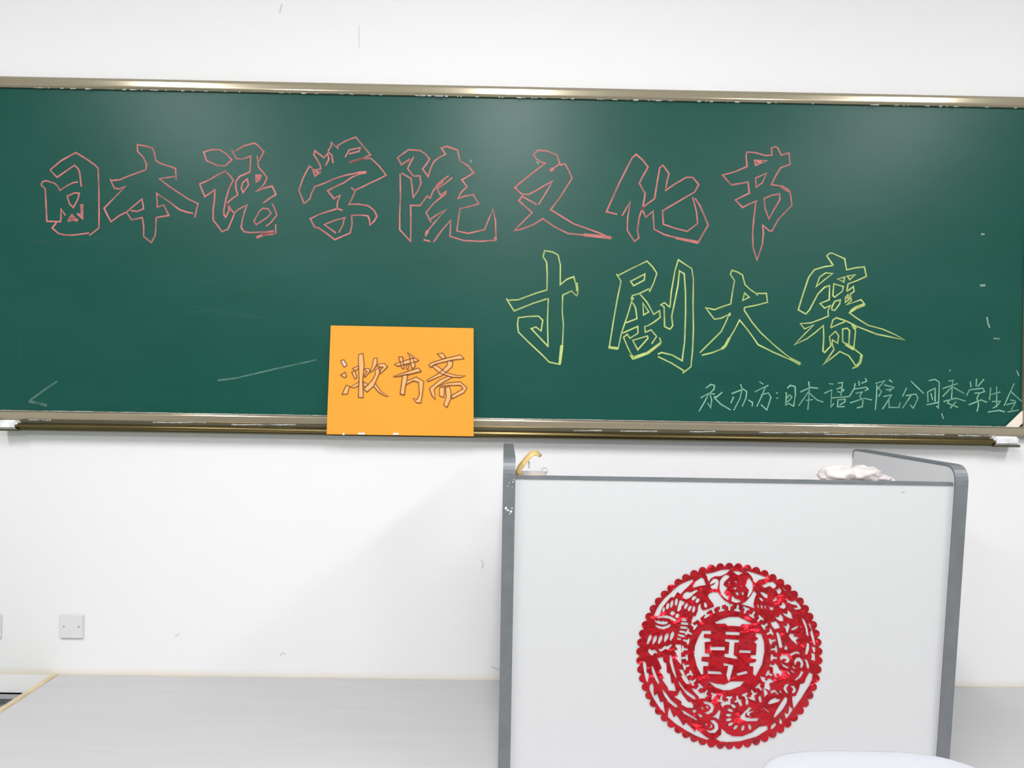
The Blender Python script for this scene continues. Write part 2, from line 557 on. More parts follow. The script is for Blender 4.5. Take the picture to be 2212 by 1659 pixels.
G(('pink', t2, [
    [(222, 270), (310, 240), (410, 240), (500, 295), (558, 362), (480, 432), (390, 430), (255, 370), (222, 270)],
    [(555, 240), (580, 290), (610, 345), (680, 355), (785, 315), (780, 400), (775, 490)],
    [(590, 262), (700, 195), (830, 160), (880, 200), (940, 265), (900, 340), (870, 390), (858, 312)],
    [(865, 390), (880, 455), (940, 520), (978, 575), (950, 640), (915, 685), (838, 745), (940, 700), (1040, 675), (1060, 720), (1085, 775), (1010, 820), (930, 880)],
    [(475, 490), (540, 555), (575, 605), (530, 690), (490, 820), (462, 960), (465, 1020), (485, 1045), (525, 965), (505, 875), (560, 825), (628, 780), (605, 700), (605, 620), (650, 560), (710, 535), (780, 500)],
    [(475, 500), (390, 540), (290, 600), (175, 650), (200, 720), (235, 800), (290, 765), (355, 718), (350, 850), (335, 950), (335, 1080), (390, 1150), (440, 1220), (510, 1190), (550, 1100), (590, 1000), (540, 950), (505, 880)],
    [(590, 990), (650, 945), (738, 900), (710, 980), (685, 1070), (668, 1170), (705, 1220), (780, 1230), (880, 1225), (1050, 1220)],
    [(1080, 1245), (1082, 1130)],
    [(965, 1155), (1020, 1115), (1095, 1020), (1070, 950), (1040, 882)],
    [(880, 985), (925, 940), (990, 945), (1028, 1000), (980, 1050), (850, 1135), (822, 1095), (880, 985)],
    [(690, 630), (742, 590), (757, 660), (692, 752), (670, 700), (690, 630)],
    [(845, 545), (905, 545), (888, 600), (850, 625), (845, 545)]],
    [[(850, 1290), (950, 1250), (1060, 1240)], [(920, 1260), (1000, 1225), (1060, 1222)], [(870, 555), (875, 600)]]))
G(('pink', t3, [
    [(205, 940), (170, 850), (142, 780), (190, 640), (230, 560), (268, 490), (330, 540), (405, 525), (395, 480), (360, 415), (320, 355), (335, 310), (390, 350), (440, 392), (485, 340), (500, 410), (460, 485)],
    [(490, 312), (530, 250), (528, 205), (610, 285), (600, 250), (700, 190), (822, 145), (900, 240), (998, 358), (880, 410), (740, 455)],
    [(490, 320), (535, 362), (550, 455)],
    [(300, 510), (335, 610), (405, 560)],
    [(740, 450), (900, 400), (1005, 400), (1100, 490), (1185, 600), (1090, 650), (1000, 690), (900, 740), (810, 780)],
    [(765, 745), (815, 790), (780, 870), (742, 948), (850, 945), (970, 965), (1040, 1020), (1075, 1090), (1040, 1150), (990, 1195), (985, 1130), (965, 1085), (870, 1075), (765, 1082)],
    [(770, 1080), (778, 1180), (755, 1290), (660, 1330), (570, 1370), (480, 1300), (380, 1230), (330, 1220), (278, 1120), (360, 1080), (450, 1045), (600, 1000), (665, 1020)],
    [(600, 1000), (600, 930), (635, 840), (560, 880), (485, 785), (580, 735), (680, 690), (780, 620), (950, 560), (830, 575), (700, 600), (570, 640), (450, 695), (335, 735), (290, 820), (275, 880), (205, 940)],
    [(585, 1290), (445, 1190), (570, 1140), (695, 1105), (680, 1130), (670, 1190), (618, 1285)],
    [(695, 385), (740, 300), (875, 270), (862, 315), (740, 345)]],
    [[(340, 545), (375, 575)], [(850, 575), (945, 565)]]))
G(('pink', t4, [
    [(190, 530), (195, 800), (185, 1000), (185, 1195), (315, 1335), (318, 1100), (315, 905), (430, 908), (510, 795), (550, 820), (580, 740), (650, 640), (770, 550)],
    [(205, 518), (320, 585), (335, 700), (345, 812), (400, 735), (440, 640), (425, 552), (350, 555), (280, 468), (310, 400), (352, 325)],
    [(305, 355), (205, 418), (160, 335), (290, 240), (430, 250), (490, 290), (542, 350), (510, 405), (458, 470), (525, 562), (560, 450), (595, 380), (660, 330), (732, 295), (682, 220), (750, 200), (875, 245), (890, 310), (905, 375), (1000, 430), (1068, 515), (1000, 560), (928, 600), (988, 682), (920, 750), (880, 825), (960, 795), (1062, 778), (1130, 885), (1020, 918), (905, 945), (885, 1080), (868, 1210), (1000, 1240), (1200, 1195), (1240, 1090), (1300, 945), (1330, 1100), (1335, 1320), (1150, 1335), (950, 1325), (785, 1275), (790, 1180), (792, 1085), (690, 1200), (588, 1345)],
    [(470, 1315), (552, 1337)],
    [(490, 1275), (520, 1210), (600, 1110), (740, 955), (640, 1010), (545, 1075)],
    [(560, 1110), (500, 990), (600, 870), (730, 770), (738, 735), (670, 785), (635, 710), (720, 650), (815, 572)]],
    [[(500, 1250), (518, 1210)], [(615, 700), (700, 610)], [(1322, 1280), (1335, 1318)]]))
G(('pink', t5, [
    [(598, 440), (715, 352), (680, 250), (560, 200), (450, 192), (402, 245), (430, 290), (480, 330), (542, 345), (400, 455), (240, 582), (178, 632), (220, 680), (262, 715), (340, 720), (420, 680), (500, 630), (625, 560), (560, 680), (460, 842)],
    [(438, 840), (340, 785), (265, 740), (225, 795), (300, 860), (385, 935), (280, 1040), (172, 1150), (240, 1140), (400, 1080), (510, 1008), (650, 1105), (810, 1185), (1080, 1210), (1335, 1240), (1200, 1185), (1050, 1130), (880, 1070), (750, 990), (605, 902), (720, 750), (862, 525), (820, 430), (775, 350)],
    [(775, 350), (715, 372)]],
    [[(600, 438), (640, 408)], [(1000, 1200), (1330, 1238)], [(180, 632), (195, 650)]]))
G(('pink', t6, [
    [(185, 957), (55, 925), (200, 600), (360, 285), (410, 240), (490, 310), (552, 392), (490, 500), (440, 600)],
    [(452, 590), (490, 660), (518, 710), (490, 870), (445, 1000), (425, 1150), (442, 1240), (390, 1280), (305, 1150), (308, 1000), (342, 800), (290, 890), (240, 977)],
    [(475, 885), (560, 820), (630, 770), (660, 580), (692, 400), (730, 370), (802, 470), (780, 560), (765, 640)],
    [(755, 675), (880, 590), (1010, 515), (1085, 515), (1157, 600), (1110, 690), (920, 800), (725, 915), (735, 1075), (880, 1125), (1022, 1160), (1145, 1065), (1130, 920), (1085, 750)],
    [(1115, 765), (1170, 850), (1210, 940), (1270, 1085), (1210, 1190), (1145, 1300), (1000, 1265), (900, 1240), (750, 1200), (625, 1135), (615, 1000), (612, 920), (525, 992), (475, 885)]],
    [[(880, 1238), (1140, 1290)]]))
G(('pink', t7, [
    [(630, 212), (730, 220), (850, 255), (925, 250), (920, 165), (960, 148), (995, 160), (1035, 250), (1130, 225), (1142, 360), (1030, 400), (980, 480), (918, 602), (1040, 620), (1140, 680), (1155, 770), (1165, 850), (1080, 935), (1000, 1020), (930, 1150), (900, 1158), (815, 1085), (825, 1180), (810, 1320), (748, 1505), (700, 1350), (695, 1180), (710, 1000), (735, 800), (650, 835), (575, 875), (490, 785), (580, 740), (655, 705), (640, 570), (540, 590), (440, 605), (390, 550), (335, 488), (480, 450), (630, 385), (620, 300), (618, 240), (630, 212)],
    [(718, 310), (870, 315), (730, 372), (718, 310)],
    [(730, 525), (860, 465), (810, 580), (738, 632), (730, 525)],
    [(832, 768), (920, 730), (1015, 712), (1022, 780), (950, 900), (890, 1012), (845, 890), (832, 768)],
    [(735, 800), (755, 790)]],
    [[(1040, 625), (1130, 680)], [(740, 325), (800, 325)]]))
t8, t9, t10, t11 = T(1060, 520, S), T(1280, 530, S), T(1480, 530, S), T(1680, 530, S)
G(('yellow', t8, [
    [(672, 590), (675, 400), (668, 255), (625, 190), (645, 118), (740, 135), (805, 170), (832, 290), (830, 525), (910, 460), (992, 430), (1020, 530), (1042, 630), (1025, 658), (965, 600), (860, 650), (855, 850), (868, 1000), (860, 1200), (828, 1478), (700, 1450), (600, 1350), (450, 1210), (330, 1090), (320, 1000), (330, 920), (450, 905), (570, 900), (622, 950), (602, 1078), (540, 1030), (485, 1050), (560, 1130), (690, 1268)],
    [(685, 1250), (678, 950), (688, 685)],
    [(670, 695), (500, 750), (280, 838), (235, 770), (188, 690)],
    [(215, 710), (330, 705), (450, 660), (560, 620), (672, 588)]],
    [[(825, 1470), (850, 1250)], [(1025, 500), (1035, 600)]]))
G(('yellow', t9, [
    [(285, 340), (340, 430), (300, 620), (250, 900), (200, 1215), (305, 1235), (345, 1050), (420, 830), (470, 660), (475, 600), (560, 575), (675, 518)],
    [(305, 360), (470, 275), (650, 188), (720, 260), (768, 335), (730, 450), (678, 555)],
    [(455, 430), (625, 342), (618, 415), (490, 482), (455, 430)],
    [(565, 580), (650, 680), (690, 750), (730, 825), (800, 780), (808, 860), (730, 920), (660, 960), (622, 970), (630, 1038), (700, 1010), (765, 1088), (705, 1178)],
    [(478, 680), (515, 750), (530, 875), (400, 925)],
    [(600, 688), (610, 832), (672, 795), (600, 688)],
    [(355, 1050), (540, 968), (542, 1050), (445, 1110), (415, 1062), (370, 1098), (420, 1220), (480, 1335), (445, 1312), (480, 1358), (640, 1290), (818, 1160), (800, 1100)],
    [(480, 1135), (655, 1082), (662, 1110), (540, 1248), (480, 1135)],
    [(925, 735), (940, 560), (985, 300), (1025, 172), (1110, 230), (1185, 278), (1205, 400), (1200, 700), (1205, 1000), (1195, 1250), (1175, 1450), (1075, 1528)],
    [(1092, 1500), (950, 1410), (780, 1328)],
    [(780, 1300), (825, 1280), (950, 1310), (1070, 1378), (1100, 1150), (1112, 800), (1110, 550), (1095, 340), (1038, 305), (1020, 480), (980, 680), (945, 850), (958, 960), (925, 1002), (860, 970), (858, 850), (855, 735), (815, 710), (860, 685), (925, 742)]],
    [[(490, 1345), (660, 1285), (810, 1170)], [(470, 1320), (490, 1345)], [(468, 650), (480, 620)], [(190, 1217), (300, 1232)]]))
G(('yellow', t10, [
    [(865, 602), (850, 575), (970, 573), (985, 680), (850, 715), (710, 742), (705, 775), (800, 920), (900, 1040), (1050, 1180), (1200, 1305), (1385, 1422), (1200, 1340), (1050, 1275), (870, 1185), (820, 1110), (740, 1000), (650, 892), (590, 1010), (530, 1110), (480, 1200), (440, 1235), (330, 1280), (200, 1312)],
    [(175, 1283), (300, 1160), (430, 1030), (480, 930), (525, 825), (430, 870), (350, 882), (300, 820), (245, 745), (350, 768), (450, 730), (545, 700), (565, 560), (590, 420), (540, 345), (560, 298), (630, 320), (685, 355), (715, 470), (780, 530), (850, 578)],
    [(710, 568), (765, 620), (688, 658), (710, 568)]],
    [[(530, 1105), (480, 1200), (440, 1235)], [(1250, 1350), (1375, 1418)], [(520, 822), (545, 825)]]))
G(('yellow', t11, [
    [(665, 242), (585, 125), (620, 95), (650, 92), (800, 160), (822, 292), (930, 268), (1035, 258), (1058, 370), (950, 420), (840, 460), (825, 552)],
    [(665, 240), (560, 255), (440, 290), (370, 380), (300, 590), (245, 770), (335, 820), (380, 770), (480, 580), (560, 500), (620, 480), (615, 650), (505, 695), (560, 750), (628, 718), (600, 780), (605, 845), (520, 880), (400, 925), (270, 935), (320, 998), (432, 950), (320, 1060), (198, 1188), (350, 1115), (450, 1040), (545, 958), (550, 1100), (540, 1260), (560, 1280), (635, 1200), (618, 1090), (690, 1028), (728, 1080), (715, 1170), (655, 1130), (650, 1180), (675, 1250)],
    [(668, 1250), (600, 1350), (540, 1428), (640, 1350), (742, 1268), (850, 1320), (900, 1390), (940, 1452)],
    [(890, 1470), (940, 1450), (990, 1390), (1005, 1310), (910, 1235), (850, 1200), (775, 1150), (775, 1000), (830, 990), (858, 1020), (850, 1190)],
    [(908, 1225), (930, 1020), (885, 935)],
    [(632, 985), (660, 890), (700, 865), (810, 900), (950, 970), (1180, 1060), (1350, 1095), (1518, 1132), (1400, 1065), (1250, 1000), (1080, 955), (960, 880), (855, 805), (940, 740), (1040, 705), (995, 648), (820, 712), (880, 660), (865, 585), (912, 550), (905, 492), (825, 552)],
    [(820, 905), (720, 945), (632, 985)],
    [(645, 740), (680, 670), (748, 650), (740, 700), (680, 778), (648, 770), (645, 740)],
    [(670, 460), (785, 492), (770, 550), (680, 618), (658, 600), (670, 460)],
    [(715, 400), (800, 380), (790, 438), (715, 400)],
    [(830, 368), (928, 350), (860, 408), (830, 368)],
    [(458, 495), (500, 380), (570, 330), (658, 335), (560, 410), (458, 495)],
    [(838, 592), (808, 620), (808, 680), (860, 640), (838, 592)]],
    [[(870, 790), (940, 742), (1035, 708)], [(1003, 1310), (985, 1400), (940, 1448)], [(810, 1180), (910, 1240)], [(890, 940), (930, 1000)], [(825, 640), (840, 610)]]))
t12, t13 = T(1490, 770, S), T(1812, 730, S)
SM = [
    (t12, [[(190, 380), (250, 335), (295, 345), (290, 390), (240, 440), (262, 520), (250, 615), (215, 555)], [(130, 495), (225, 440), (190, 520), (110, 655)], [(225, 440), (300, 450)], [(390, 425), (320, 485), (290, 480)], [(290, 490), (370, 570), (490, 640)]]),
    (t12, [[(605, 330), (625, 390), (600, 500), (525, 645)], [(500, 445), (640, 390), (680, 420), (670, 500), (625, 600)], [(525, 480), (490, 560)], [(700, 520), (750, 550), (745, 600)]]),
    (t12, [[(830, 300), (878, 332)], [(775, 425), (860, 380), (940, 345)], [(905, 360), (870, 450), (800, 600)], [(850, 460), (940, 435), (970, 490), (920, 640), (850, 575)]]),
    (t12, [[(1030, 435), (1052, 437)], [(1035, 497), (1055, 499)]]),
    (t12, [[(1140, 430), (1155, 440), (1145, 590)], [(1165, 380), (1200, 345), (1258, 360), (1262, 450), (1240, 600)], [(1160, 500), (1190, 460), (1220, 480), (1195, 520), (1160, 545)], [(1145, 585), (1180, 560), (1240, 595)]]),
    (t12, [[(1420, 300), (1430, 380), (1420, 520), (1410, 640)], [(1320, 425), (1440, 370), (1535, 380)], [(1420, 420), (1300, 590)], [(1430, 440), (1520, 520), (1595, 545)], [(1385, 525), (1470, 515)]]),
    (t12, [[(1660, 325), (1715, 330)], [(1605, 440), (1695, 400), (1685, 610), (1720, 560)], [(1765, 320), (1825, 310), (1805, 470)], [(1750, 395), (1800, 370), (1840, 400), (1810, 430), (1760, 420)], [(1700, 495), (1900, 480)], [(1765, 520), (1855, 510), (1855, 540), (1790, 580)], [(1770, 510), (1765, 600), (1850, 600)]]),
    (t12, [[(1975, 320), (1965, 380)], [(2020, 290), (2025, 350)], [(2095, 260), (2115, 295), (2050, 320)], [(1905, 480), (1960, 390), (2110, 368), (2132, 390), (2090, 410)], [(1980, 440), (2060, 425), (2030, 480), (2070, 530), (2060, 600), (1995, 615)], [(1915, 555), (2080, 500), (2175, 520)]]),
    (t13, [[(455, 560), (450, 700), (435, 860)], [(435, 545), (550, 510), (470, 600), (510, 640), (475, 700)], [(600, 500), (640, 530)], [(540, 560), (660, 590), (600, 640)], [(560, 620), (640, 610)], [(530, 700), (630, 680), (580, 760), (520, 850)], [(600, 720), (600, 830), (720, 830), (732, 770)]]),
    (t13, [[(810, 595), (760, 700)], [(860, 515), (1015, 665)], [(800, 690), (920, 670), (945, 720), (890, 840), (850, 800)], [(860, 690), (760, 840)]]),
    (t13, [[(1075, 510), (1150, 495), (1200, 530), (1195, 700), (1190, 840), (1165, 810)], [(1060, 640), (1065, 770)], [(1070, 640), (1150, 600), (1150, 760)], [(1045, 800), (1190, 770)], [(1100, 660), (1120, 740)]]),
    (t13, [[(1310, 515), (1375, 505)], [(1240, 605), (1340, 570), (1420, 545)], [(1360, 510), (1345, 740)], [(1345, 590), (1240, 700)], [(1370, 590), (1500, 665)], [(1250, 760), (1400, 720), (1515, 755)], [(1330, 730), (1300, 780), (1425, 830)], [(1400, 760), (1330, 840)]]),
    (t13, [[(1570, 520), (1580, 590)], [(1645, 485), (1640, 580)], [(1735, 490), (1660, 580)], [(1525, 690), (1560, 620), (1720, 600), (1742, 640), (1680, 660)], [(1620, 660), (1680, 655), (1650, 720), (1670, 800), (1650, 880)], [(1550, 800), (1700, 740), (1770, 770)]]),
    (t13, [[(1815, 590), (1800, 740)], [(1805, 680), (1930, 645)], [(1885, 580), (1885, 830)], [(1830, 760), (1930, 755), (1900, 800), (1840, 840)], [(1780, 885), (1920, 865), (1985, 885)]]),
    (t13, [[(2095, 545), (2050, 640), (1975, 810)], [(2050, 635), (2120, 700), (2200, 770)], [(2050, 740), (2115, 755)], [(2000, 800), (2110, 770), (2060, 860)], [(2015, 885), (2150, 860)]]),
]
random.seed(11)
for kind, t, strokes, thick in GLYPHS:
    bm = bmesh.new()
    for s in strokes:
        ribbon(bm, t(s), 3.3 if kind == 'pink' else 3.0, conv_b)
    for s in thick:
        ribbon(bm, t(s), 6.5, lambda x, y: P(x, y, YCH - 0.0003))
    obj('chalk_character', bm, M[kind + '_chalk'], bb, 'outlined character in %s chalk' % kind)
for t, strokes in SM:
    bm = bmesh.new()
    for s in strokes:
        ribbon(bm, t(s), 2.6, conv_b)
    obj('chalk_character', bm, M['green_chalk'], bb, 'small handwritten character in pale green chalk')
# loose marks and half wiped streaks
tz = T(0, 650, 2.765)
for pts, w, mk in (([(345, 478), (260, 535), (172, 600)], 4.5, 'ghost'), ([(172, 600), (220, 608), (280, 625)], 6, 'ghost'),
                   ([(1300, 475), (1410, 461)], 4, 'ghost'), ([(1410, 461), (1650, 405), (1890, 352)], 3, 'ghost')):
    bm = bmesh.new()
    ribbon(bm, tz(pts), w, conv_b)
    obj('chalk_mark', bm, M[mk], bb)
for pts, w in (([(2119, 506), (2127, 506)], 6), ([(2117, 617), (2128, 616)], 6), ([(2132, 685), (2134, 698), (2138, 708)], 5),
               ([(2146, 731), (2160, 732)], 4), ([(2051, 803), (2054, 798)], 3),
               ([(2196, 800), (2201, 812)], 3), ([(2034, 893), (2038, 905)], 3), ([(1016, 345), (1018, 351)], 5), ([(1159, 349), (1164, 355)], 4)):
    bm = bmesh.new()
    ribbon(bm, pts, w * 0.75, conv_b)
    obj('chalk_mark', bm, M['ghost2'], bb)
gh = chalk_mat('wiped_chalk_haze', (0.06, 0.16, 0.13), 0.0, 90)
for pts, w in (([(330, 690), (450, 672), (580, 690)], 2.5), ([(60, 520), (240, 517)], 4), ([(230, 895), (320, 880)], 3),
               ([(40, 700), (44, 780)], 3), ([(400, 660), (560, 684)], 2)):
    bm = bmesh.new()
    ribbon(bm, pts, w, lambda x, y: P(x, y, YS - 0.0007))
    obj('wiped_streak', bm, gh, bb)

# ------------------------------------------------------------------ orange card standing in the chalk tray
bl, br_ = P(705.5, 938, -0.068), P(1023, 942.5, -0.068)
tl, tr_ = P(714.5, 703, -0.026), P(1023, 709, -0.026)
cn = (br_ - bl).cross(tl - bl).normalized()
if cn.y > 0:
    cn = -cn
card = thing('orange_card_sign', 'orange card with three outlined characters, propped on the chalk tray', 'sign')
bm = bmesh.new()
NX, NZ = 16, 12
grid = []
for j in range(NZ + 1):
    row = []
    for i in range(NX + 1):
        u, v = i / NX, j / NZ
        p = bl.lerp(br_, u).lerp(tl.lerp(tr_, u), v)
        p = p + cn * (0.0012 * math.sin(u * 9.0) * math.sin(v * 3.0))
        row.append(bm.verts.new(p))
    grid.append(row)
for j in range(NZ):
    for i in range(NX):
        bm.faces.new((grid[j][i], grid[j][i + 1], grid[j + 1][i + 1], grid[j + 1][i]))
solid(bm, geom=bm.faces[:], thickness=0.0008)
obj('card', bm, M['orange'], card, smooth=False)
cp = bl + cn * 0.0032
cpl = lambda k: (lambda x, y: P(x, y, n=cn, p=bl + cn * k))
t14 = T(680, 680, S)
CH = [
    [  # first character
        ([(310, 550), (345, 535), (385, 600), (350, 625)], 'p'), ([(310, 720), (360, 685), (380, 735), (355, 752)], 'f'),
        ([(375, 840), (415, 855), (390, 945), (325, 950)], 'f'),
        ([(522, 475), (575, 462), (590, 600), (572, 780), (578, 990), (520, 985), (530, 740), (520, 560)], 'f'),
        ([(440, 685), (475, 668), (505, 740), (480, 768)], 'f'), ([(450, 640), (520, 612), (525, 640), (480, 668)], 'f'),
        ([(590, 645), (640, 640), (662, 660), (640, 700), (600, 745), (590, 730), (625, 680)], 'f'),
        ([(530, 800), (425, 862), (470, 872), (525, 845)], 'f'), ([(585, 800), (640, 835), (600, 860), (583, 850)], 'f'),
        ([(703, 520), (745, 515), (740, 590), (700, 660), (662, 690), (688, 610)], 'f'),
        ([(745, 595), (830, 578), (868, 620), (785, 702), (780, 665), (818, 625), (752, 618)], 'f'),
        ([(725, 655), (772, 640), (770, 700), (705, 850), (622, 922), (585, 888), (690, 775), (722, 715)], 'f'),
        ([(700, 850), (727, 825), (790, 915), (880, 972), (840, 968), (765, 925)], 'f')],
    [
        ([(950, 590), (1060, 552), (1190, 512), (1245, 545), (1170, 568), (990, 612)], 'f'),
        ([(1003, 500), (1050, 505), (1065, 640), (1045, 640), (1025, 580)], 'f'),
        ([(1105, 448), (1165, 488), (1200, 610), (1165, 650), (1140, 560), (1140, 500)], 'f'),
        ([(1100, 600), (1120, 590), (1115, 655), (1098, 640)], 'f'),
        ([(935, 735), (1040, 700), (1240, 635), (1270, 675), (1120, 712), (960, 738)], 'f'),
        ([(1050, 722), (1105, 712), (1100, 790), (1080, 860), (1070, 957), (1020, 945), (1035, 830)], 'f'),
        ([(1100, 790), (1210, 742), (1300, 795), (1290, 900), (1268, 1052), (1215, 1048), (1172, 995), (1222, 1012), (1250, 950), (1240, 805), (1180, 785), (1088, 832)], 'f')],
    [
        ([(1462, 466), (1530, 458), (1567, 512), (1530, 530)], 'f'),
        ([(1360, 600), (1400, 570), (1560, 520), (1740, 478), (1782, 525), (1650, 538), (1430, 592), (1385, 628)], 'f'),
        ([(1585, 552), (1650, 555), (1640, 620), (1530, 720), (1350, 797), (1340, 780), (1480, 700), (1580, 605)], 'f'),
        ([(1400, 612), (1450, 602), (1570, 690), (1680, 722), (1800, 727), (1740, 748), (1640, 745), (1490, 695)], 'f'),
        ([(1370, 880), (1490, 780), (1590, 735), (1640, 748), (1560, 790), (1440, 870), (1425, 900), (1440, 1012), (1400, 965)], 'f'),
        ([(1465, 852), (1600, 812), (1740, 800), (1818, 872), (1780, 932), (1640, 1002), (1632, 965), (1772, 882), (1742, 842), (1600, 842)], 'f'),
        ([(1490, 872), (1552, 862), (1540, 988), (1490, 965)], 'f'),
        ([(1560, 868), (1610, 856), (1628, 940), (1620, 1010), (1580, 1107), (1540, 1075), (1572, 980)], 'f')],
]
for polys in CH:
    bm = bmesh.new()
    b2 = bmesh.new()
    b3 = bmesh.new()
    for k, (pp, kind) in enumerate(polys):
        q = t14(pp)
        flatpoly(b3 if kind == 'p' else b2, q, cpl(0.0022 + 0.00005 * k))
        ribbon(bm, q + [q[0]], 1.9, cpl(0.0032))
    root = obj('outlined_character', bm, M['ink'], card, 'brown outlined character with peach filling')
    obj('filling', b2, M['peach'], root)
    if len(b3.verts):
        obj('filling', b3, M['peach_pale'], root)
    else:
        b3.free()
for x0, x1, y in ((774, 788, 937), (849, 861, 937.5), (740, 744, 938)):
    bm = bmesh.new()
    flatpoly(bm, [(x0, y - 2.2), (x1, y - 2.2), (x1, y + 1.6), (x0, y + 1.6)], cpl(0.0026))
    solid(bm, geom=bm.faces[:], thickness=0.0005)
    obj('tape_tab', bm, M['whitetape'], card, 'small white tape tab')

# ------------------------------------------------------------------ blank socket plates
def plate(x0, x1, y0, y1, label):
    a, c = P(x0, y1), P(x1, y0)
    t = thing('socket_plate', label, 'socket', group='blank plates on the wall')
    obj('plate', nbox(a.x, c.x, -0.009, 0.0, a.z, c.z, bev=0.003), M['socket'], t)
    zc = (a.z + c.z) / 2
    for xx in (a.x + 0.015, c.x - 0.015):
        bm = bmesh.new()
        cyl(bm, (xx, -0.0085, zc), (xx, -0.0105, zc), 0.0022, n=12)
        obj('screw', bm, M['screw'], t)


plate(131.5, 182.5, 1326, 1377.5, 'blank grey square plate with two screws, left of the lectern')
plate(-46, 5, 1325, 1378, 'blank grey plate cut off by the left picture edge')

# ------------------------------------------------------------------ lectern
ZF = 2.02
ZL = ZD + 0.001
YF = -(DIST - ZF)                       # front plane at the top
YR = -(DIST - 2.626)                    # rear
LEAN = 0.065 / 0.78
yfr = lambda z: YF + LEAN * (0.96 - z)
ztf = P(2085, 1006, YF).z
ztr = P(1858, 969, YR).z
lx0, lx1 = P(1086, 1060, YF).x, P(1113, 1060, YF).x
rx0, rx1 = P(2064.5, 1060, YF).x, P(2092.5, 1060, YF).x
lect = thing('lectern', 'pale grey lectern with slate blue edges standing on the platform', 'lectern')


def arc_corner(c, p0, p1, r, n=8):
    """round corner at c between directions to p0 and p1"""
    c, p0, p1 = Vector(c), Vector(p0), Vector(p1)
    d0, d1 = (p0 - c).normalized(), (p1 - c).normalized()
    a = c + d0 * r
    b_ = c + d1 * r
    out = []
    for i in range(n + 1):
        t = i / n
        out.append(tuple((a * (1 - t) ** 2 + c * 2 * t * (1 - t) + b_ * t * t)))
    return out


def side_path(g=0.0):
    fb, ft, rtp, rb = (yfr(ZL), ZL), (yfr(ztf), ztf), (YR, ztr), (YR, ZL)
    pth = [fb] + arc_corner(ft, fb, rtp, 0.05) + arc_corner(rtp, ft, rb, 0.03)
    return pth, rb


for x0, x1, lab in ((lx0, lx1, 'left side panel'), (rx0, rx1, 'right side panel')):
    pth, rb = side_path()
    e = 0.0005
    sp_ = obj('side_panel', prism_x([(pth[0][0] + 0.003, ZL)] + [(y + 0.003, z - 0.003) for y, z in pth[1:]] + [rb], x0 + e, x1 - e), M['panel'], lect)
    bm = bmesh.new()
    inner = []
    outer = []
    n = len(pth)
    for i, (y, z) in enumerate(pth):
        a = Vector(pth[max(i - 1, 0)])
        c = Vector(pth[min(i + 1, n - 1)])
        d = (c - a).normalized()
        nn = Vector((-d.y, d.x))         # outward
        if nn.x > 0 and i < n / 2:
            nn = -nn if nn.x > 0.9 else nn
        outer.append(Vector((y, z)))
        inner.append(Vector((y, z)) - nn * 0.006)
    for k in range(n - 1):
        q = [outer[k], outer[k + 1], inner[k + 1], inner[k]]
        A = [bm.verts.new((x0, *v)) for v in q]
        B = [bm.verts.new((x1, *v)) for v in q]
        for i in range(4):
            j = (i + 1) % 4
            bm.faces.new((A[i], A[j], B[j], B[i]))
        bm.faces.new(A)
        bm.faces.new(B[::-1])
    bmesh.ops.remove_doubles(bm, verts=bm.verts[:], dist=1e-5)
    eb = obj('edge_band', bm, M['edge'], sp_, 'slate blue edge band')
    if lab.startswith('left'):
        leftband = eb

zpt = (P(1115, 1033, YF + 0.004).z + P(2063, 1039.5, YF + 0.004).z) / 2
pa = Vector((0, yfr(0.96) + 0.012, 0.96))
pb = Vector((0, yfr(0.2) + 0.012, 0.2))
pn = Vector((1, 0, 0)).cross(pb - pa).normalized()
if pn.y > 0:
    pn = -pn
# front panel follows the slant of the side panels
prof = [(yfr(zpt) + 0.012, zpt - 0.006), (yfr(ZD + 0.01) + 0.012, ZD + 0.01), (yfr(ZD + 0.01) + 0.03, ZD + 0.01), (yfr(zpt) + 0.03, zpt - 0.006)]
obj('front_panel', prism_x(prof, lx1, rx0), M['panel'], lect)
prof = [(yfr(zpt) + 0.010, zpt), (yfr(zpt) + 0.010, zpt - 0.0075), (yfr(zpt) + 0.031, zpt - 0.0075), (yfr(zpt) + 0.031, zpt)]
obj('front_edge_band', prism_x(prof, lx1, rx0), M['edge'], lect, 'slate blue strip along the top of the front panel')
# sloping writing surface, falls away toward the teacher
ys0, ys1 = yfr(zpt) + 0.032, YR - 0.02
slope = 0.13
prof = [(ys0, zpt - 0.006), (ys1, zpt - 0.006 - slope), (ys1, zpt - 0.024 - slope), (ys0, zpt - 0.024)]
obj('sloping_top', prism_x(prof, lx1, rx0), M['panel'], lect)
prof = [(YR - 0.04, zpt - 0.03 - slope), (YR - 0.02, zpt - 0.03 - slope), (YR - 0.02, 0.5), (YR - 0.04, 0.5)]
obj('shelf', nbox(lx1, rx0, yfr(0.5) + 0.035, YR - 0.03, 0.5, 0.518), M['panel'], lect)
obj('rear_rail', nbox(lx1, rx0, YR - 0.05, YR - 0.03, ZD + 0.02, ZD + 0.12), M['panel'], lect)
ztop = lambda y: zpt - 0.006 - slope * (y - ys0) / (ys1 - ys0)
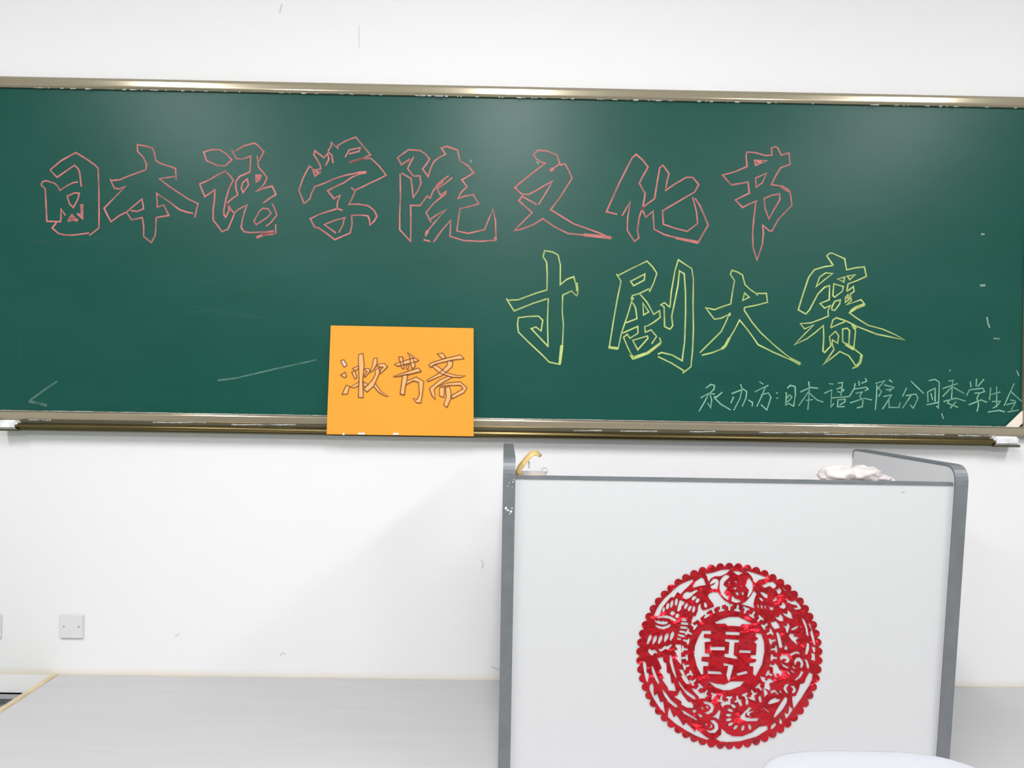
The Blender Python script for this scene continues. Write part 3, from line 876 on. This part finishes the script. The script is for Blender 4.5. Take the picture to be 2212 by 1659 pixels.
# chipped spots on the left edge band
random.seed(3)
for x, y, w in ((1100, 1043, 2.5), (1108, 1041, 3), (1097, 1050, 2), (1107, 1052, 1.6), (1093, 1098, 5), (1097, 1102, 5), (1104, 1104, 6), (1101, 1110, 3), (1106, 1098, 3), (1110, 1036, 3)):
    bm = bmesh.new()
    p = P(x, y, yfr(P(x, y, YF).z) - 0.0004)
    r = w / 850 / 2
    vs = [bm.verts.new(p + Vector((math.cos(a) * r * random.uniform(.5, 1.3), 0, math.sin(a) * r * random.uniform(.5, 1.4)))) for a in [k * math.pi / 3 for k in range(6)]]
    bm.faces.new(vs)
    obj('paint_chip', bm, M['paint_chip'], lect)
bm = bmesh.new()
sx = P(1951, 1061, n=pn, p=pa + pn * 0.0006)
cyl(bm, sx, sx + pn * 0.0015, 0.0032, n=12)
obj('small_stain', bm, mat('pale_stain', (0.55, 0.56, 0.55), 0.7), lect)

# ------------------------------------------------------------------ red paper-cut medallion on the lectern front
CX, CY, CR = 1575.5, 1417.0, 201.5
holes = []
tA, tB, tC, tD, tE, tF = [T(ox, oy, 10.055) for ox, oy in ((1360, 1205), (1570, 1205), (1360, 1340), (1570, 1340), (1360, 1460), (1570, 1460))]
tI = T(1360, 1200, 5.027)


def HH(t, *polys):
    for p in polys:
        holes.append(t(p))


HH(tA,
   [(1385, 460), (1240, 510), (1050, 600), (960, 670), (900, 750), (760, 870), (640, 1020), (580, 1130), (530, 1250), (560, 1275), (650, 1250), (670, 1200), (710, 1080), (780, 990), (890, 860), (930, 850), (960, 870), (1040, 740), (1110, 790), (1190, 700), (1290, 610), (1370, 510)],
   [(1560, 420), (1610, 450), (1660, 590), (1520, 610), (1385, 650), (1370, 620), (1430, 510)],
   [(1640, 345), (1800, 320), (2000, 260), (2150, 245), (2190, 260), (2100, 340), (2020, 380), (1960, 400), (1850, 400), (1760, 450), (1730, 520), (1700, 480), (1680, 400)],
   [(1830, 450), (1900, 450), (1940, 510), (1925, 600), (1900, 680), (1780, 670), (1750, 620), (1820, 580), (1870, 540), (1840, 540), (1750, 590), (1740, 560), (1780, 490)],
   [(1720, 780), (1800, 740), (1920, 745), (1980, 830), (2060, 920), (2180, 990), (2060, 1020), (1900, 1070), (1840, 1080), (1820, 1000), (1740, 900), (1700, 830)],
   [(2080, 370), (2150, 370), (2170, 420), (2060, 520), (2040, 590), (2130, 650), (2060, 740), (2080, 800), (2150, 830), (2140, 920), (2060, 870), (1990, 790), (1950, 650), (1960, 500), (2010, 420)],
   [(1170, 780), (1240, 730), (1330, 745), (1440, 690), (1500, 710), (1400, 780), (1310, 870), (1220, 905), (1160, 860)],
   [(1410, 820), (1460, 840), (1440, 880), (1380, 930), (1340, 900), (1370, 840)],
   [(1480, 870), (1530, 890), (1510, 950), (1460, 985), (1430, 960), (1440, 900)],
   [(740, 1060), (770, 1090), (765, 1150), (735, 1190), (710, 1170), (715, 1100)],
   [(840, 970), (870, 1000), (855, 1080), (820, 1125), (785, 1100), (800, 1010)],
   [(930, 910), (955, 940), (940, 1040), (905, 1090), (880, 1070), (890, 960)],
   [(1015, 870), (1050, 890), (1045, 980), (1015, 1050), (980, 1020), (985, 920)],
   [(1090, 910), (1200, 950), (1180, 1000), (1130, 1050), (1120, 1110), (1070, 1170), (1030, 1150), (1050, 1050)],
   [(1240, 975), (1280, 1010), (1240, 1090), (1200, 1120), (1180, 1080), (1200, 1010)],
   [(1330, 1030), (1360, 1060), (1310, 1150), (1275, 1160), (1260, 1110), (1290, 1050)],
   [(1400, 1030), (1430, 1070), (1420, 1150), (1380, 1200), (1355, 1160), (1370, 1080)],
   [(1520, 990), (1545, 1010), (1550, 1090), (1600, 1140), (1720, 1110), (1740, 1140), (1640, 1220), (1560, 1290), (1370, 1420), (1340, 1390), (1380, 1260), (1430, 1270), (1480, 1150), (1490, 1050)],
   [(1640, 955), (1680, 1000), (1690, 1060), (1650, 1090), (1615, 1040), (1615, 980)],
   [(940, 1150), (990, 1180), (980, 1230), (920, 1250), (880, 1220), (890, 1170)],
   [(1050, 1200), (1090, 1240), (1060, 1300), (1010, 1305), (985, 1270), (1010, 1220)],
   [(570, 1290), (700, 1260), (800, 1245), (900, 1270), (1010, 1330), (1020, 1380), (970, 1380), (860, 1320), (740, 1300), (620, 1310)],
   [(550, 1350), (600, 1370), (640, 1350), (680, 1380), (730, 1365), (770, 1385), (810, 1370), (835, 1400), (810, 1440), (720, 1450), (620, 1430), (550, 1390)],
   [(560, 1450), (700, 1490), (800, 1470), (880, 1430), (905, 1460), (860, 1510), (740, 1555), (620, 1530), (560, 1480)],
   [(1130, 1320), (1200, 1310), (1250, 1350), (1240, 1375), (1140, 1370)],
   [(1120, 1390), (1260, 1400), (1285, 1440), (1270, 1460), (1110, 1445)],
   [(1110, 1480), (1240, 1490), (1270, 1530), (1220, 1550), (1090, 1530)],
   [(1080, 1570), (1180, 1580), (1245, 1615), (1200, 1640), (1080, 1615)])
HH(tI,
   [(790, 815), (885, 815), (885, 855), (810, 850), (805, 890), (880, 900), (880, 935), (815, 940), (820, 1060), (870, 1065), (870, 1100), (785, 1100), (780, 1145), (860, 1155), (855, 1200), (800, 1200), (800, 1290), (775, 1290), (730, 1200), (700, 1080), (710, 980), (745, 890)],
   [(925, 725), (1000, 690), (1080, 665), (1180, 665), (1260, 700), (1340, 745), (1220, 745), (1200, 770), (1060, 760), (1040, 740), (940, 740)],
   [(1040, 825), (1195, 830), (1195, 865), (1045, 860)],
   [(870, 990), (1035, 990), (1035, 1030), (875, 1028)],
   [(1035, 905), (1190, 915), (1185, 945), (1140, 945), (1130, 1080), (1170, 1100), (1165, 1125), (1030, 1100), (1030, 1065), (1075, 1065), (1085, 940), (1040, 935)],
   [(1190, 1025), (1320, 1030), (1315, 1060), (1190, 1055)],
   [(1370, 840), (1430, 850), (1460, 930), (1465, 1040), (1440, 1180), (1370, 1310), (1340, 1290), (1345, 1205), (1300, 1200), (1305, 1165), (1360, 1160), (1380, 1130), (1310, 1110), (1320, 1080), (1370, 1080), (1380, 960), (1350, 940), (1400, 900), (1370, 880)],
   [(845, 1250), (990, 1260), (1010, 1290), (850, 1285)],
   [(1020, 1165), (1130, 1190), (1120, 1230), (1090, 1340), (1075, 1370), (1050, 1300), (1070, 1200), (1020, 1195)],
   [(1160, 1280), (1270, 1250), (1285, 1280), (1170, 1305)],
   [(850, 1365), (940, 1390), (1030, 1400), (1100, 1365), (1250, 1365), (1200, 1420), (1100, 1460), (1020, 1465), (930, 1430)])
HH(tB,
   [(430, 490), (490, 430), (560, 540), (570, 650), (550, 740), (470, 860), (440, 840), (480, 700), (400, 600), (430, 540)],
   [(120, 290), (250, 285), (360, 330), (300, 350), (250, 380), (200, 350)],
   [(110, 810), (180, 880), (280, 910), (320, 950), (200, 980), (100, 940)],
   [(190, 740), (260, 750), (250, 820), (200, 800)], [(330, 730), (380, 760), (350, 820), (320, 780)],
   [(150, 640), (220, 640), (200, 690), (160, 680)], [(160, 510), (220, 500), (210, 550)], [(290, 590), (340, 600), (310, 630)],
   [(20, 520), (80, 520), (50, 560)],
   [(370, 260), (500, 260), (750, 320), (900, 370), (1000, 430), (970, 470), (830, 450), (700, 480), (620, 550), (590, 520), (540, 400), (470, 330)],
   [(760, 600), (900, 530), (1000, 515), (1080, 590), (1060, 640), (1010, 670), (930, 610), (830, 650), (790, 630)],
   [(1050, 480), (1150, 530), (1300, 620), (1400, 720), (1500, 820), (1580, 910), (1460, 860), (1350, 780), (1340, 720), (1270, 720), (1200, 640), (1180, 570), (1110, 560)],
   [(1050, 680), (1100, 690), (1120, 710), (1110, 660), (1160, 660), (1190, 720), (1150, 790), (1100, 770), (1090, 730)],
   [(590, 710), (650, 780), (610, 870), (580, 1000), (600, 1100), (480, 1050), (310, 1010), (420, 940), (510, 840)],
   [(720, 740), (800, 745), (890, 800), (880, 880), (820, 860), (750, 790)],
   [(700, 860), (760, 870), (800, 930), (770, 950), (710, 900)],
   [(1050, 840), (1090, 880), (1070, 940), (1010, 940), (990, 900), (1040, 900)],
   [(670, 1000), (700, 1030), (690, 1110), (665, 1060)], [(740, 1010), (780, 1040), (770, 1120), (740, 1080)],
   [(830, 1020), (855, 1060), (840, 1110), (815, 1070)], [(910, 1065), (1020, 1070), (1000, 1130), (960, 1140)],
   [(1130, 1040), (1190, 1030), (1210, 960), (1270, 1000), (1285, 1070), (1240, 1110), (1170, 1090)],
   [(1200, 1190), (1310, 1220), (1330, 1130), (1400, 1200), (1430, 1330), (1340, 1300), (1250, 1250)],
   [(1050, 1270), (1120, 1290), (1160, 1215), (1220, 1280), (1230, 1370), (1170, 1380), (1080, 1330)],
   [(1270, 880), (1340, 920), (1420, 950), (1480, 920), (1540, 970), (1590, 1010), (1620, 970), (1660, 1050), (1600, 1110), (1500, 1130), (1440, 1090), (1540, 1080), (1520, 1030), (1420, 1010), (1320, 960)],
   [(950, 1410), (1060, 1370), (1130, 1440), (1160, 1520), (1040, 1550), (990, 1490)],
   [(1670, 1090), (1720, 1120), (1770, 1220), (1830, 1350), (1880, 1480), (1915, 1640), (1935, 1900), (1890, 1890), (1850, 1760), (1810, 1620), (1840, 1560), (1780, 1450), (1790, 1400), (1730, 1280)],
   [(1620, 1300), (1680, 1340), (1730, 1440), (1760, 1570), (1780, 1700), (1730, 1680), (1710, 1540), (1660, 1400)])
HH(tD,
   [(1840, 570), (1920, 580), (1920, 690), (1885, 700)], [(1830, 710), (1910, 720), (1920, 880), (1820, 850), (1850, 790)],
   [(1740, 480), (1790, 500), (1790, 620), (1750, 740), (1700, 740), (1720, 600)],
   [(1210, 100), (1290, 130), (1330, 50), (1370, 110), (1330, 270), (1290, 260), (1280, 180)],
   [(1400, 180), (1520, 120), (1580, 130), (1480, 200), (1410, 220)],
   [(1340, 330), (1380, 280), (1480, 300), (1440, 340), (1580, 370), (1500, 430), (1550, 560), (1480, 490), (1400, 420)],
   [(1070, 270), (1120, 250), (1160, 330), (1210, 560), (1190, 610), (1130, 580), (1110, 450)],
   [(1280, 530), (1330, 600), (1300, 650), (1240, 620)],
   [(1340, 740), (1470, 680), (1540, 670), (1610, 740), (1500, 720), (1400, 770)],
   [(1150, 800), (1200, 750), (1290, 750), (1360, 810), (1370, 870), (1320, 930), (1250, 910), (1260, 890), (1300, 860), (1270, 830), (1210, 840), (1170, 880)],
   [(1160, 900), (1220, 950), (1350, 1020), (1330, 1050), (1230, 1010)],
   [(1460, 880), (1510, 810), (1580, 800), (1640, 860), (1670, 950), (1630, 1040), (1590, 1010), (1610, 930), (1560, 880), (1500, 920), (1510, 970), (1470, 960)],
   [(1680, 840), (1740, 850), (1790, 980), (1780, 1060), (1740, 1030), (1720, 920)],
   [(1060, 940), (1110, 990), (1150, 1080), (1200, 1100), (1190, 1220), (1130, 1160), (1060, 1150), (1110, 1270), (1050, 1220), (1000, 1130), (1020, 1020)],
   [(1430, 980), (1500, 1040), (1470, 1060), (1420, 1020)], [(1380, 1080), (1460, 1110), (1470, 1150), (1400, 1120)],
   [(1300, 1090), (1350, 1120), (1380, 1190), (1330, 1160)],
   [(1620, 1090), (1670, 1130), (1600, 1240), (1500, 1310), (1470, 1290), (1560, 1210)],
   [(1790, 1130), (1870, 1160), (1850, 1290), (1790, 1420), (1700, 1560), (1620, 1690), (1500, 1860), (1450, 1920), (1420, 1720), (1420, 1650), (1500, 1640), (1560, 1500), (1590, 1380), (1680, 1360), (1720, 1250)],
   [(1260, 1400), (1330, 1370), (1350, 1400), (1290, 1470), (1340, 1590), (1280, 1570), (1225, 1480)],
   [(1380, 1420), (1460, 1420), (1510, 1500), (1480, 1570), (1430, 1590), (1410, 1540), (1450, 1500), (1410, 1460)],
   [(890, 1260), (960, 1270), (1040, 1340), (980, 1350), (920, 1370), (950, 1470), (930, 1530), (860, 1490), (790, 1490), (840, 1390)],
   [(720, 1210), (850, 1240), (800, 1350), (750, 1290)],
   [(950, 1530), (1040, 1500), (1130, 1600), (1110, 1620), (1040, 1560), (960, 1590)],
   [(1130, 1520), (1170, 1520), (1200, 1590), (1150, 1570)])
HH(tC,
   [(440, 300), (490, 330), (470, 410), (400, 530), (370, 500), (400, 380)], [(570, 320), (600, 350), (580, 440), (510, 530), (490, 500), (520, 370)],
   [(690, 310), (720, 340), (700, 430), (640, 525), (610, 490), (640, 370)], [(820, 270), (850, 300), (840, 380), (770, 480), (745, 440), (765, 320)],
   [(940, 230), (975, 270), (960, 350), (900, 450), (870, 420), (890, 290)],
   [(1060, 290), (1200, 320), (1210, 370), (1120, 360), (1040, 330)], [(1020, 370), (1130, 390), (1110, 430), (1040, 420)],
   [(410, 620), (450, 620), (490, 650), (540, 630), (610, 690), (590, 720), (540, 710), (490, 770), (440, 730), (400, 680)],
   [(630, 610), (690, 620), (760, 550), (820, 560), (900, 510), (930, 540), (830, 640), (780, 620), (690, 680), (640, 660)],
   [(1000, 520), (1120, 520), (1120, 750), (1130, 970), (1060, 900), (990, 790), (1050, 790), (970, 650), (1050, 630), (990, 560)],
   [(600, 820), (720, 790), (740, 900), (800, 930), (810, 1130), (880, 1160), (910, 1360), (970, 1370), (1010, 1540), (840, 1520), (830, 1460), (700, 1280), (750, 1240), (640, 1080), (700, 1040), (640, 900)],
   [(870, 750), (910, 760), (960, 1000), (1025, 1230), (1010, 1270), (930, 1110), (870, 900)],
   [(290, 880), (350, 910), (370, 1000), (370, 1130), (420, 1150), (400, 1350), (350, 1310), (310, 1150), (290, 1000)],
   [(470, 990), (510, 1000), (570, 1150), (650, 1350), (630, 1395), (560, 1290), (490, 1120)],
   [(1070, 1060), (1160, 1070), (1200, 1180), (1260, 1260), (1320, 1390), (1230, 1380), (1190, 1330), (1110, 1210), (1150, 1200)],
   [(1040, 1310), (1090, 1340), (1200, 1500), (1400, 1640), (1450, 1700), (1400, 1720), (1250, 1620), (1100, 1430)])
HH(tE,
   [(440, 200), (490, 150), (520, 210), (520, 350), (540, 430), (600, 380), (630, 470), (670, 570), (730, 550), (750, 680), (770, 820), (680, 720), (560, 580), (490, 430), (430, 280)],
   [(700, 280), (780, 360), (900, 520), (1040, 640), (1040, 690), (990, 680), (860, 580), (750, 430)],
   [(1100, 300), (1140, 390), (1200, 470), (1280, 570), (1340, 560), (1390, 640), (1380, 700), (1250, 690), (1120, 620), (1130, 560), (1060, 510), (960, 450), (1040, 420)],
   [(1340, 270), (1410, 270), (1650, 450), (1650, 490), (1560, 490), (1510, 500), (1500, 450), (1420, 370)],
   [(870, 680), (900, 760), (960, 900), (1020, 850), (1080, 930), (1170, 1080), (1220, 1010), (1330, 1110), (1420, 1220), (1440, 1150), (1550, 1230), (1640, 1310), (1740, 1370), (1680, 1390), (1460, 1310), (1250, 1200), (1000, 1040), (830, 890), (840, 760)],
   [(1120, 740), (1190, 760), (1330, 850), (1460, 930), (1460, 970), (1330, 900), (1180, 820)],
   [(1350, 740), (1420, 730), (1460, 770), (1400, 810)], [(1470, 820), (1550, 830), (1600, 890), (1530, 900)],
   [(1600, 560), (1660, 550), (1790, 590), (1840, 680), (1800, 790), (1700, 840), (1620, 800), (1720, 760), (1770, 690), (1720, 630), (1620, 600)],
   [(1660, 640), (1710, 660), (1720, 710), (1670, 700)],
   [(1760, 960), (1840, 960), (1920, 1040), (1930, 1150), (1860, 1240), (1740, 1240), (1640, 1170), (1760, 1190), (1850, 1140), (1840, 1060), (1770, 1000)],
   [(1760, 1050), (1800, 1070), (1790, 1120), (1710, 1140), (1760, 1100)],
   [(1640, 1030), (1680, 1040), (1680, 1080), (1650, 1080)], [(1550, 680), (1590, 670), (1610, 720), (1580, 740)],
   [(1970, 600), (2070, 560), (2190, 540), (2150, 620), (2060, 640), (2020, 690)],
   [(1940, 740), (1980, 750), (1940, 950), (1860, 900), (1790, 900), (1880, 830)],
   [(2450, 1310), (2660, 1220), (2820, 1100), (2990, 1080), (3000, 1170), (2760, 1320), (2400, 1420), (2112, 1440), (1960, 1420), (1870, 1370), (1990, 1270), (1990, 1140), (2060, 1190), (2112, 1245), (2250, 1310)])
HH(tF,
   [(290, 870), (400, 760), (490, 670), (550, 700), (400, 830), (400, 890), (520, 920), (700, 910), (660, 980), (440, 990), (310, 940)],
   [(450, 780), (560, 760), (620, 770), (520, 800), (480, 850), (560, 870), (500, 880), (430, 850)],
   [(440, 470), (600, 440), (630, 550), (520, 510)], [(690, 440), (740, 430), (760, 560), (720, 580), (690, 510)],
   [(890, 590), (950, 520), (1060, 470), (1090, 500), (1170, 500), (1130, 560), (1000, 600), (920, 620)],
   [(1270, 450), (1320, 480), (1300, 590), (1200, 750), (1050, 900), (1010, 900), (1070, 760), (1160, 610)],
   [(750, 660), (850, 720), (940, 800), (900, 790)],
   [(1350, 650), (1440, 720), (1340, 880), (1280, 930), (1250, 790), (1330, 830), (1350, 740)],
   [(1150, 900), (1200, 980), (1200, 1050), (1140, 1030)], [(1040, 1010), (1080, 1060), (1000, 1150), (950, 1160), (960, 1090)],
   [(790, 290), (850, 300), (900, 380), (850, 430), (820, 470), (810, 380)])
for ex, ey in ((75, 745), (40, 850), (45, 950), (85, 1045), (190, 1115), (350, 1130), (500, 1110), (145, 655), (295, 600), (440, 570), (30, 585)):
    a0 = math.atan2(ey - 860, ex - 430)
    el, ew = (66, 34)
    HH(tF, [(ex + math.cos(a0) * math.cos(k) * el - math.sin(a0) * math.sin(k) * ew, ey + math.sin(a0) * math.cos(k) * el + math.cos(a0) * math.sin(k) * ew) for k in [i * math.pi / 5 for i in range(10)]])
# the fretwork ring of small T shapes
fx, fy, NF = 1575.5, 1411.5, 34
for k in range(NF):
    a = 2 * math.pi * (k + 0.5) / NF
    rr = 97.0
    s = 1 if k % 2 else -1

    def pt(u, v):
        ang = a + u / rr
        r = rr + s * v
        return (fx + math.cos(ang) * r, fy + math.sin(ang) * r * 1.03)
    holes.append([pt(-7, 7), pt(7, 7), pt(7, 2.6), pt(2.6, 2.2), pt(2.2, -7), pt(-2.2, -7), pt(-2.6, 2.2), pt(-7, 2.6)])

NS = 62
outer = []
for i in range(NS * 6):
    a = 2 * math.pi * i / (NS * 6)
    bmp = abs(math.sin(a * NS / 2)) ** 0.7
    r = CR - 8.5 + 8.5 * bmp
    outer.append((CX + math.cos(a) * r, CY + math.sin(a) * r))
ringr = [(CX + math.cos(2 * math.pi * i / 120) * 187.5, CY + math.sin(2 * math.pi * i / 120) * 187.5) for i in range(120)]


def inside(p, poly):
    x, y = p
    c = False
    n = len(poly)
    j = n - 1
    for i in range(n):
        xi, yi = poly[i]
        xj, yj = poly[j]
        if (yi > y) != (yj > y) and x < (xj - xi) * (y - yi) / (yj - yi) + xi:
            c = not c
        j = i
    return c


verts, edges = [], []


def addloop(lp):
    s_ = len(verts)
    verts.extend(Vector(p) for p in lp)
    edges.extend((s_ + i, s_ + (i + 1) % len(lp)) for i in range(len(lp)))


addloop(outer)
addloop(ringr)
for h in holes:
    addloop(h)
random.seed(2)
for gx in range(1380, 1775, 13):         # extra points so that the foil can crinkle
    for gy in range(1220, 1618, 13):
        p = (gx + random.uniform(-4, 4), gy + random.uniform(-4, 4))
        if (p[0] - CX) ** 2 + (p[1] - CY) ** 2 < 192 ** 2:
            verts.append(Vector(p))
res = delaunay_2d_cdt(verts, edges, [], 0, 0.02)
cv, cf = res[0], res[2]
boxes = [(min(p[0] for p in h), max(p[0] for p in h), min(p[1] for p in h), max(p[1] for p in h)) for h in holes]
bm = bmesh.new()
bv = {}


def crinkle(x, y):
    return 0.0010 + 0.0016 * (0.5 + 0.5 * noise.noise(Vector((x * 0.045, y * 0.045, 1.7)))) + 0.0010 * abs(noise.noise(Vector((x * 0.11, y * 0.11, 5.1))))


for f in cf:
    c = [sum(cv[i][k] for i in f) / len(f) for k in (0, 1)]
    rr = math.hypot(c[0] - CX, c[1] - CY)
    if rr > 187.5:
        keep = inside(c, outer)
    else:
        keep = True
        for h, bx in zip(holes, boxes):
            if bx[0] <= c[0] <= bx[1] and bx[2] <= c[1] <= bx[3] and inside(c, h):
                keep = False
                break
    if not keep:
        continue
    vs = []
    for i in f:
        if i not in bv:
            x, y = cv[i]
            bv[i] = bm.verts.new(P(x, y, n=pn, p=pa + pn * crinkle(x, y)))
        vs.append(bv[i])
    try:
        bm.faces.new(vs)
    except ValueError:
        pass
solid(bm, geom=bm.faces[:], thickness=0.0003)
med = obj('paper_cut_medallion', bm, M['foil'])
tag(med, 'round red foil paper-cut with scalloped rim stuck on the lectern front', 'decoration')

# ------------------------------------------------------------------ things lying on the lectern
# roll of tape with a loose yellow strip
tp = thing('tape_roll', 'roll of clear tape with a curled yellow loose end, by the lectern left side', 'tape')
yt = ys0 + 0.05
c0 = P(1152, 1021, yt)
zb = ztop(yt) + 0.001
RR = 0.036
bm = bmesh.new()
n = 40
hgt = 0.019
pr = [(RR, 0), (RR, hgt), (RR * 0.66, hgt), (RR * 0.66, 0)]
rings = [[bm.verts.new((c0.x + math.cos(2 * math.pi * i / n) * r, yt + math.sin(2 * math.pi * i / n) * r, ztop(yt + math.sin(2 * math.pi * i / n) * r) + 0.001 + z)) for r, z in pr] for i in range(n)]
for i in range(n):
    A, B = rings[i], rings[(i + 1) % n]
    for k in range(4):
        bm.faces.new((A[k], A[(k + 1) % 4], B[(k + 1) % 4], B[k]))
obj('roll', bm, M['clear'], tp, smooth=False)
bm = bmesh.new()
pr = [(RR * 0.655, -0.0005), (RR * 0.655, hgt + 0.001), (RR * 0.6, hgt + 0.001), (RR * 0.6, -0.0005)]
rings = [[bm.verts.new((c0.x + math.cos(2 * math.pi * i / n) * r, yt + math.sin(2 * math.pi * i / n) * r, ztop(yt + math.sin(2 * math.pi * i / n) * r) + 0.002 + z)) for r, z in pr] for i in range(n)]
for i in range(n):
    A, B = rings[i], rings[(i + 1) % n]
    for k in range(4):
        bm.faces.new((A[k], A[(k + 1) % 4], B[(k + 1) % 4], B[k]))
obj('core', bm, mat('white_core', (0.8, 0.79, 0.76), 0.7), tp)
bm = bmesh.new()
path = [(1121, 1029), (1119, 1020), (1124, 1009), (1132, 998), (1141, 987), (1150, 979), (1157, 978), (1163, 981), (1169, 986)]
ws = [12, 13, 13, 12, 12, 13, 12, 9, 7]
L, R = [], []
for i, ((x, y), w) in enumerate(zip(path, ws)):
    x2, y2 = path[min(i + 1, len(path) - 1)]
    x1, y1 = path[max(i - 1, 0)]
    d = Vector((x2 - x1, y2 - y1)).normalized()
    nn = Vector((-d.y, d.x)) * w / 2
    yy = yt - 0.012 + 0.0015 * i
    L.append(bm.verts.new(P(x + nn.x, y + nn.y, yy - 0.006)))
    R.append(bm.verts.new(P(x - nn.x, y - nn.y, yy + 0.006)))
for i in range(len(path) - 1):
    bm.faces.new((L[i], L[i + 1], R[i + 1], R[i]))
solid(bm, geom=bm.faces[:], thickness=0.0006)
obj('loose_strip', bm, M['tape'], tp, 'curled yellow strip', smooth=True)

bm = bmesh.new()
tube(bm, [(c0.x + math.cos(a) * (RR + 0.0008), yt + math.sin(a) * (RR + 0.0008), ztop(yt + math.sin(a) * RR) + 0.0065) for a in [math.pi * (1.02 + 0.96 * i / 20) for i in range(21)]], 0.0022)
obj('peeling_edge', bm, mat('orange_brown_tape_edge', (0.66, 0.42, 0.20), 0.4), tp, 'orange brown rim')

bm = bmesh.new()
lc = P(1177, 1018, yt - 0.02)
for i in range(20):
    a, a2 = 2 * math.pi * i / 20, 2 * math.pi * (i + 1) / 20
    q = []
    for aa in (a, a2):
        for r in (0.0062, 0.0092):
            for dy in (0.0, 0.012):
                q.append((lc.x + math.cos(aa) * r, lc.y + dy, lc.z + math.sin(aa) * r))
    v = [bm.verts.new(c) for c in q]
    for f in ((0, 2, 6, 4), (1, 3, 7, 5), (0, 1, 5, 4), (2, 3, 7, 6)):
        bm.faces.new([v[k] for k in f])
obj('loop_end', bm, M['clear'], tp)
bm = bmesh.new()
la, lb = P(1141, 1012, yt - 0.005), P(1145, 998, yt - 0.005)
box(bm, la.x, lb.x, yt - 0.006, yt + 0.006, la.z, lb.z)
obj('cutter', bm, mat('grey_plastic_cutter', (0.42, 0.42, 0.42), 0.4), tp)

# crumpled tissue by the right side panel
yq = ys0 + 0.045
pc = P(1842, 1030, yq)
bm = bmesh.new()
for cx, cy, rx, ry, rz in ((1781, 1030, 13, 16, 9), (1812, 1028, 37, 34, 25), (1862, 1026, 36, 38, 25), (1890, 1034, 32, 30, 13), (1915, 1037, 16, 18, 7)):
    g = bmesh.ops.create_icosphere(bm, subdivisions=4, radius=1.0)
    c = P(cx, cy, yq)
    k = 1.0 / 810
    for v in g['verts']:
        q = v.co.copy()
        s_ = 1 + 0.25 * noise.noise(q * 1.6 + Vector((cx, 0, 0))) + 0.22 * abs(noise.noise(q * 3.1 + Vector((cx, 3, 0))))
        v.co = c + Vector((q.x * rx * k * s_, q.y * ry * k * s_, q.z * rz * 0.85 * k * s_ * (0.9 + 0.35 * noise.noise(q * 2.3 + Vector((0, cx, 1))))))
        v.co.z = max(v.co.z, ztop(v.co.y) + 0.001)
tis = obj('crumpled_tissue', bm, M['tissue'], smooth=True)
tag(tis, 'crumpled white tissue on the lectern top beside the right side panel', 'tissue')

# ------------------------------------------------------------------ white stool in the foreground
st = thing('stool', 'white plastic stool seat with rounded corners, partly in view at the lower right', 'stool')
ZS = 1.50                                # far edge of the seat, distance from the camera
far = P(1846, 1618, -DIST + ZS)
hw = 0.220
cx_, cy_, zt_ = far.x, -DIST + ZS - hw, far.z
bm = bmesh.new()
NU = 56
e = 2 / 3.4
sq = [(math.copysign(abs(math.cos(a)) ** e, math.cos(a)), math.copysign(abs(math.sin(a)) ** e, math.sin(a))) for a in [2 * math.pi * i / NU for i in range(NU)]]
lay = []
for s_, z in ((0.10, -0.006), (0.55, -0.005), (0.85, -0.0015), (0.95, 0.0), (0.985, -0.002), (1.0, -0.008), (1.0, -0.022), (0.985, -0.026), (0.9, -0.027), (0.2, -0.027)):
    lay.append([bm.verts.new((cx_ + x * hw * s_, cy_ + y * hw * s_, zt_ + z)) for x, y in sq])
for A, B in zip(lay, lay[1:]):
    for i in range(NU):
        j = (i + 1) % NU
        bm.faces.new((A[i], A[j], B[j], B[i]))
bm.faces.new(lay[0][::-1])
bm.faces.new(lay[-1])
obj('seat', bm, M['chair'], st, smooth=True)
for sx_ in (-1, 1):
    for sy_ in (-1, 1):
        bm = bmesh.new()
        tube(bm, [(cx_ + sx_ * 0.15, cy_ + sy_ * 0.15, zt_ - 0.026), (cx_ + sx_ * 0.17, cy_ + sy_ * 0.17, 0.0)], 0.011)
        obj('leg', bm, M['chrome'], st)
for a, b_ in (((-1, -1), (1, -1)), ((1, -1), (1, 1)), ((1, 1), (-1, 1)), ((-1, 1), (-1, -1))):
    bm = bmesh.new()
    tube(bm, [(cx_ + a[0] * 0.164, cy_ + a[1] * 0.164, 0.16), (cx_ + b_[0] * 0.164, cy_ + b_[1] * 0.164, 0.16)], 0.007)
    obj('stretcher', bm, M['chrome'], st)
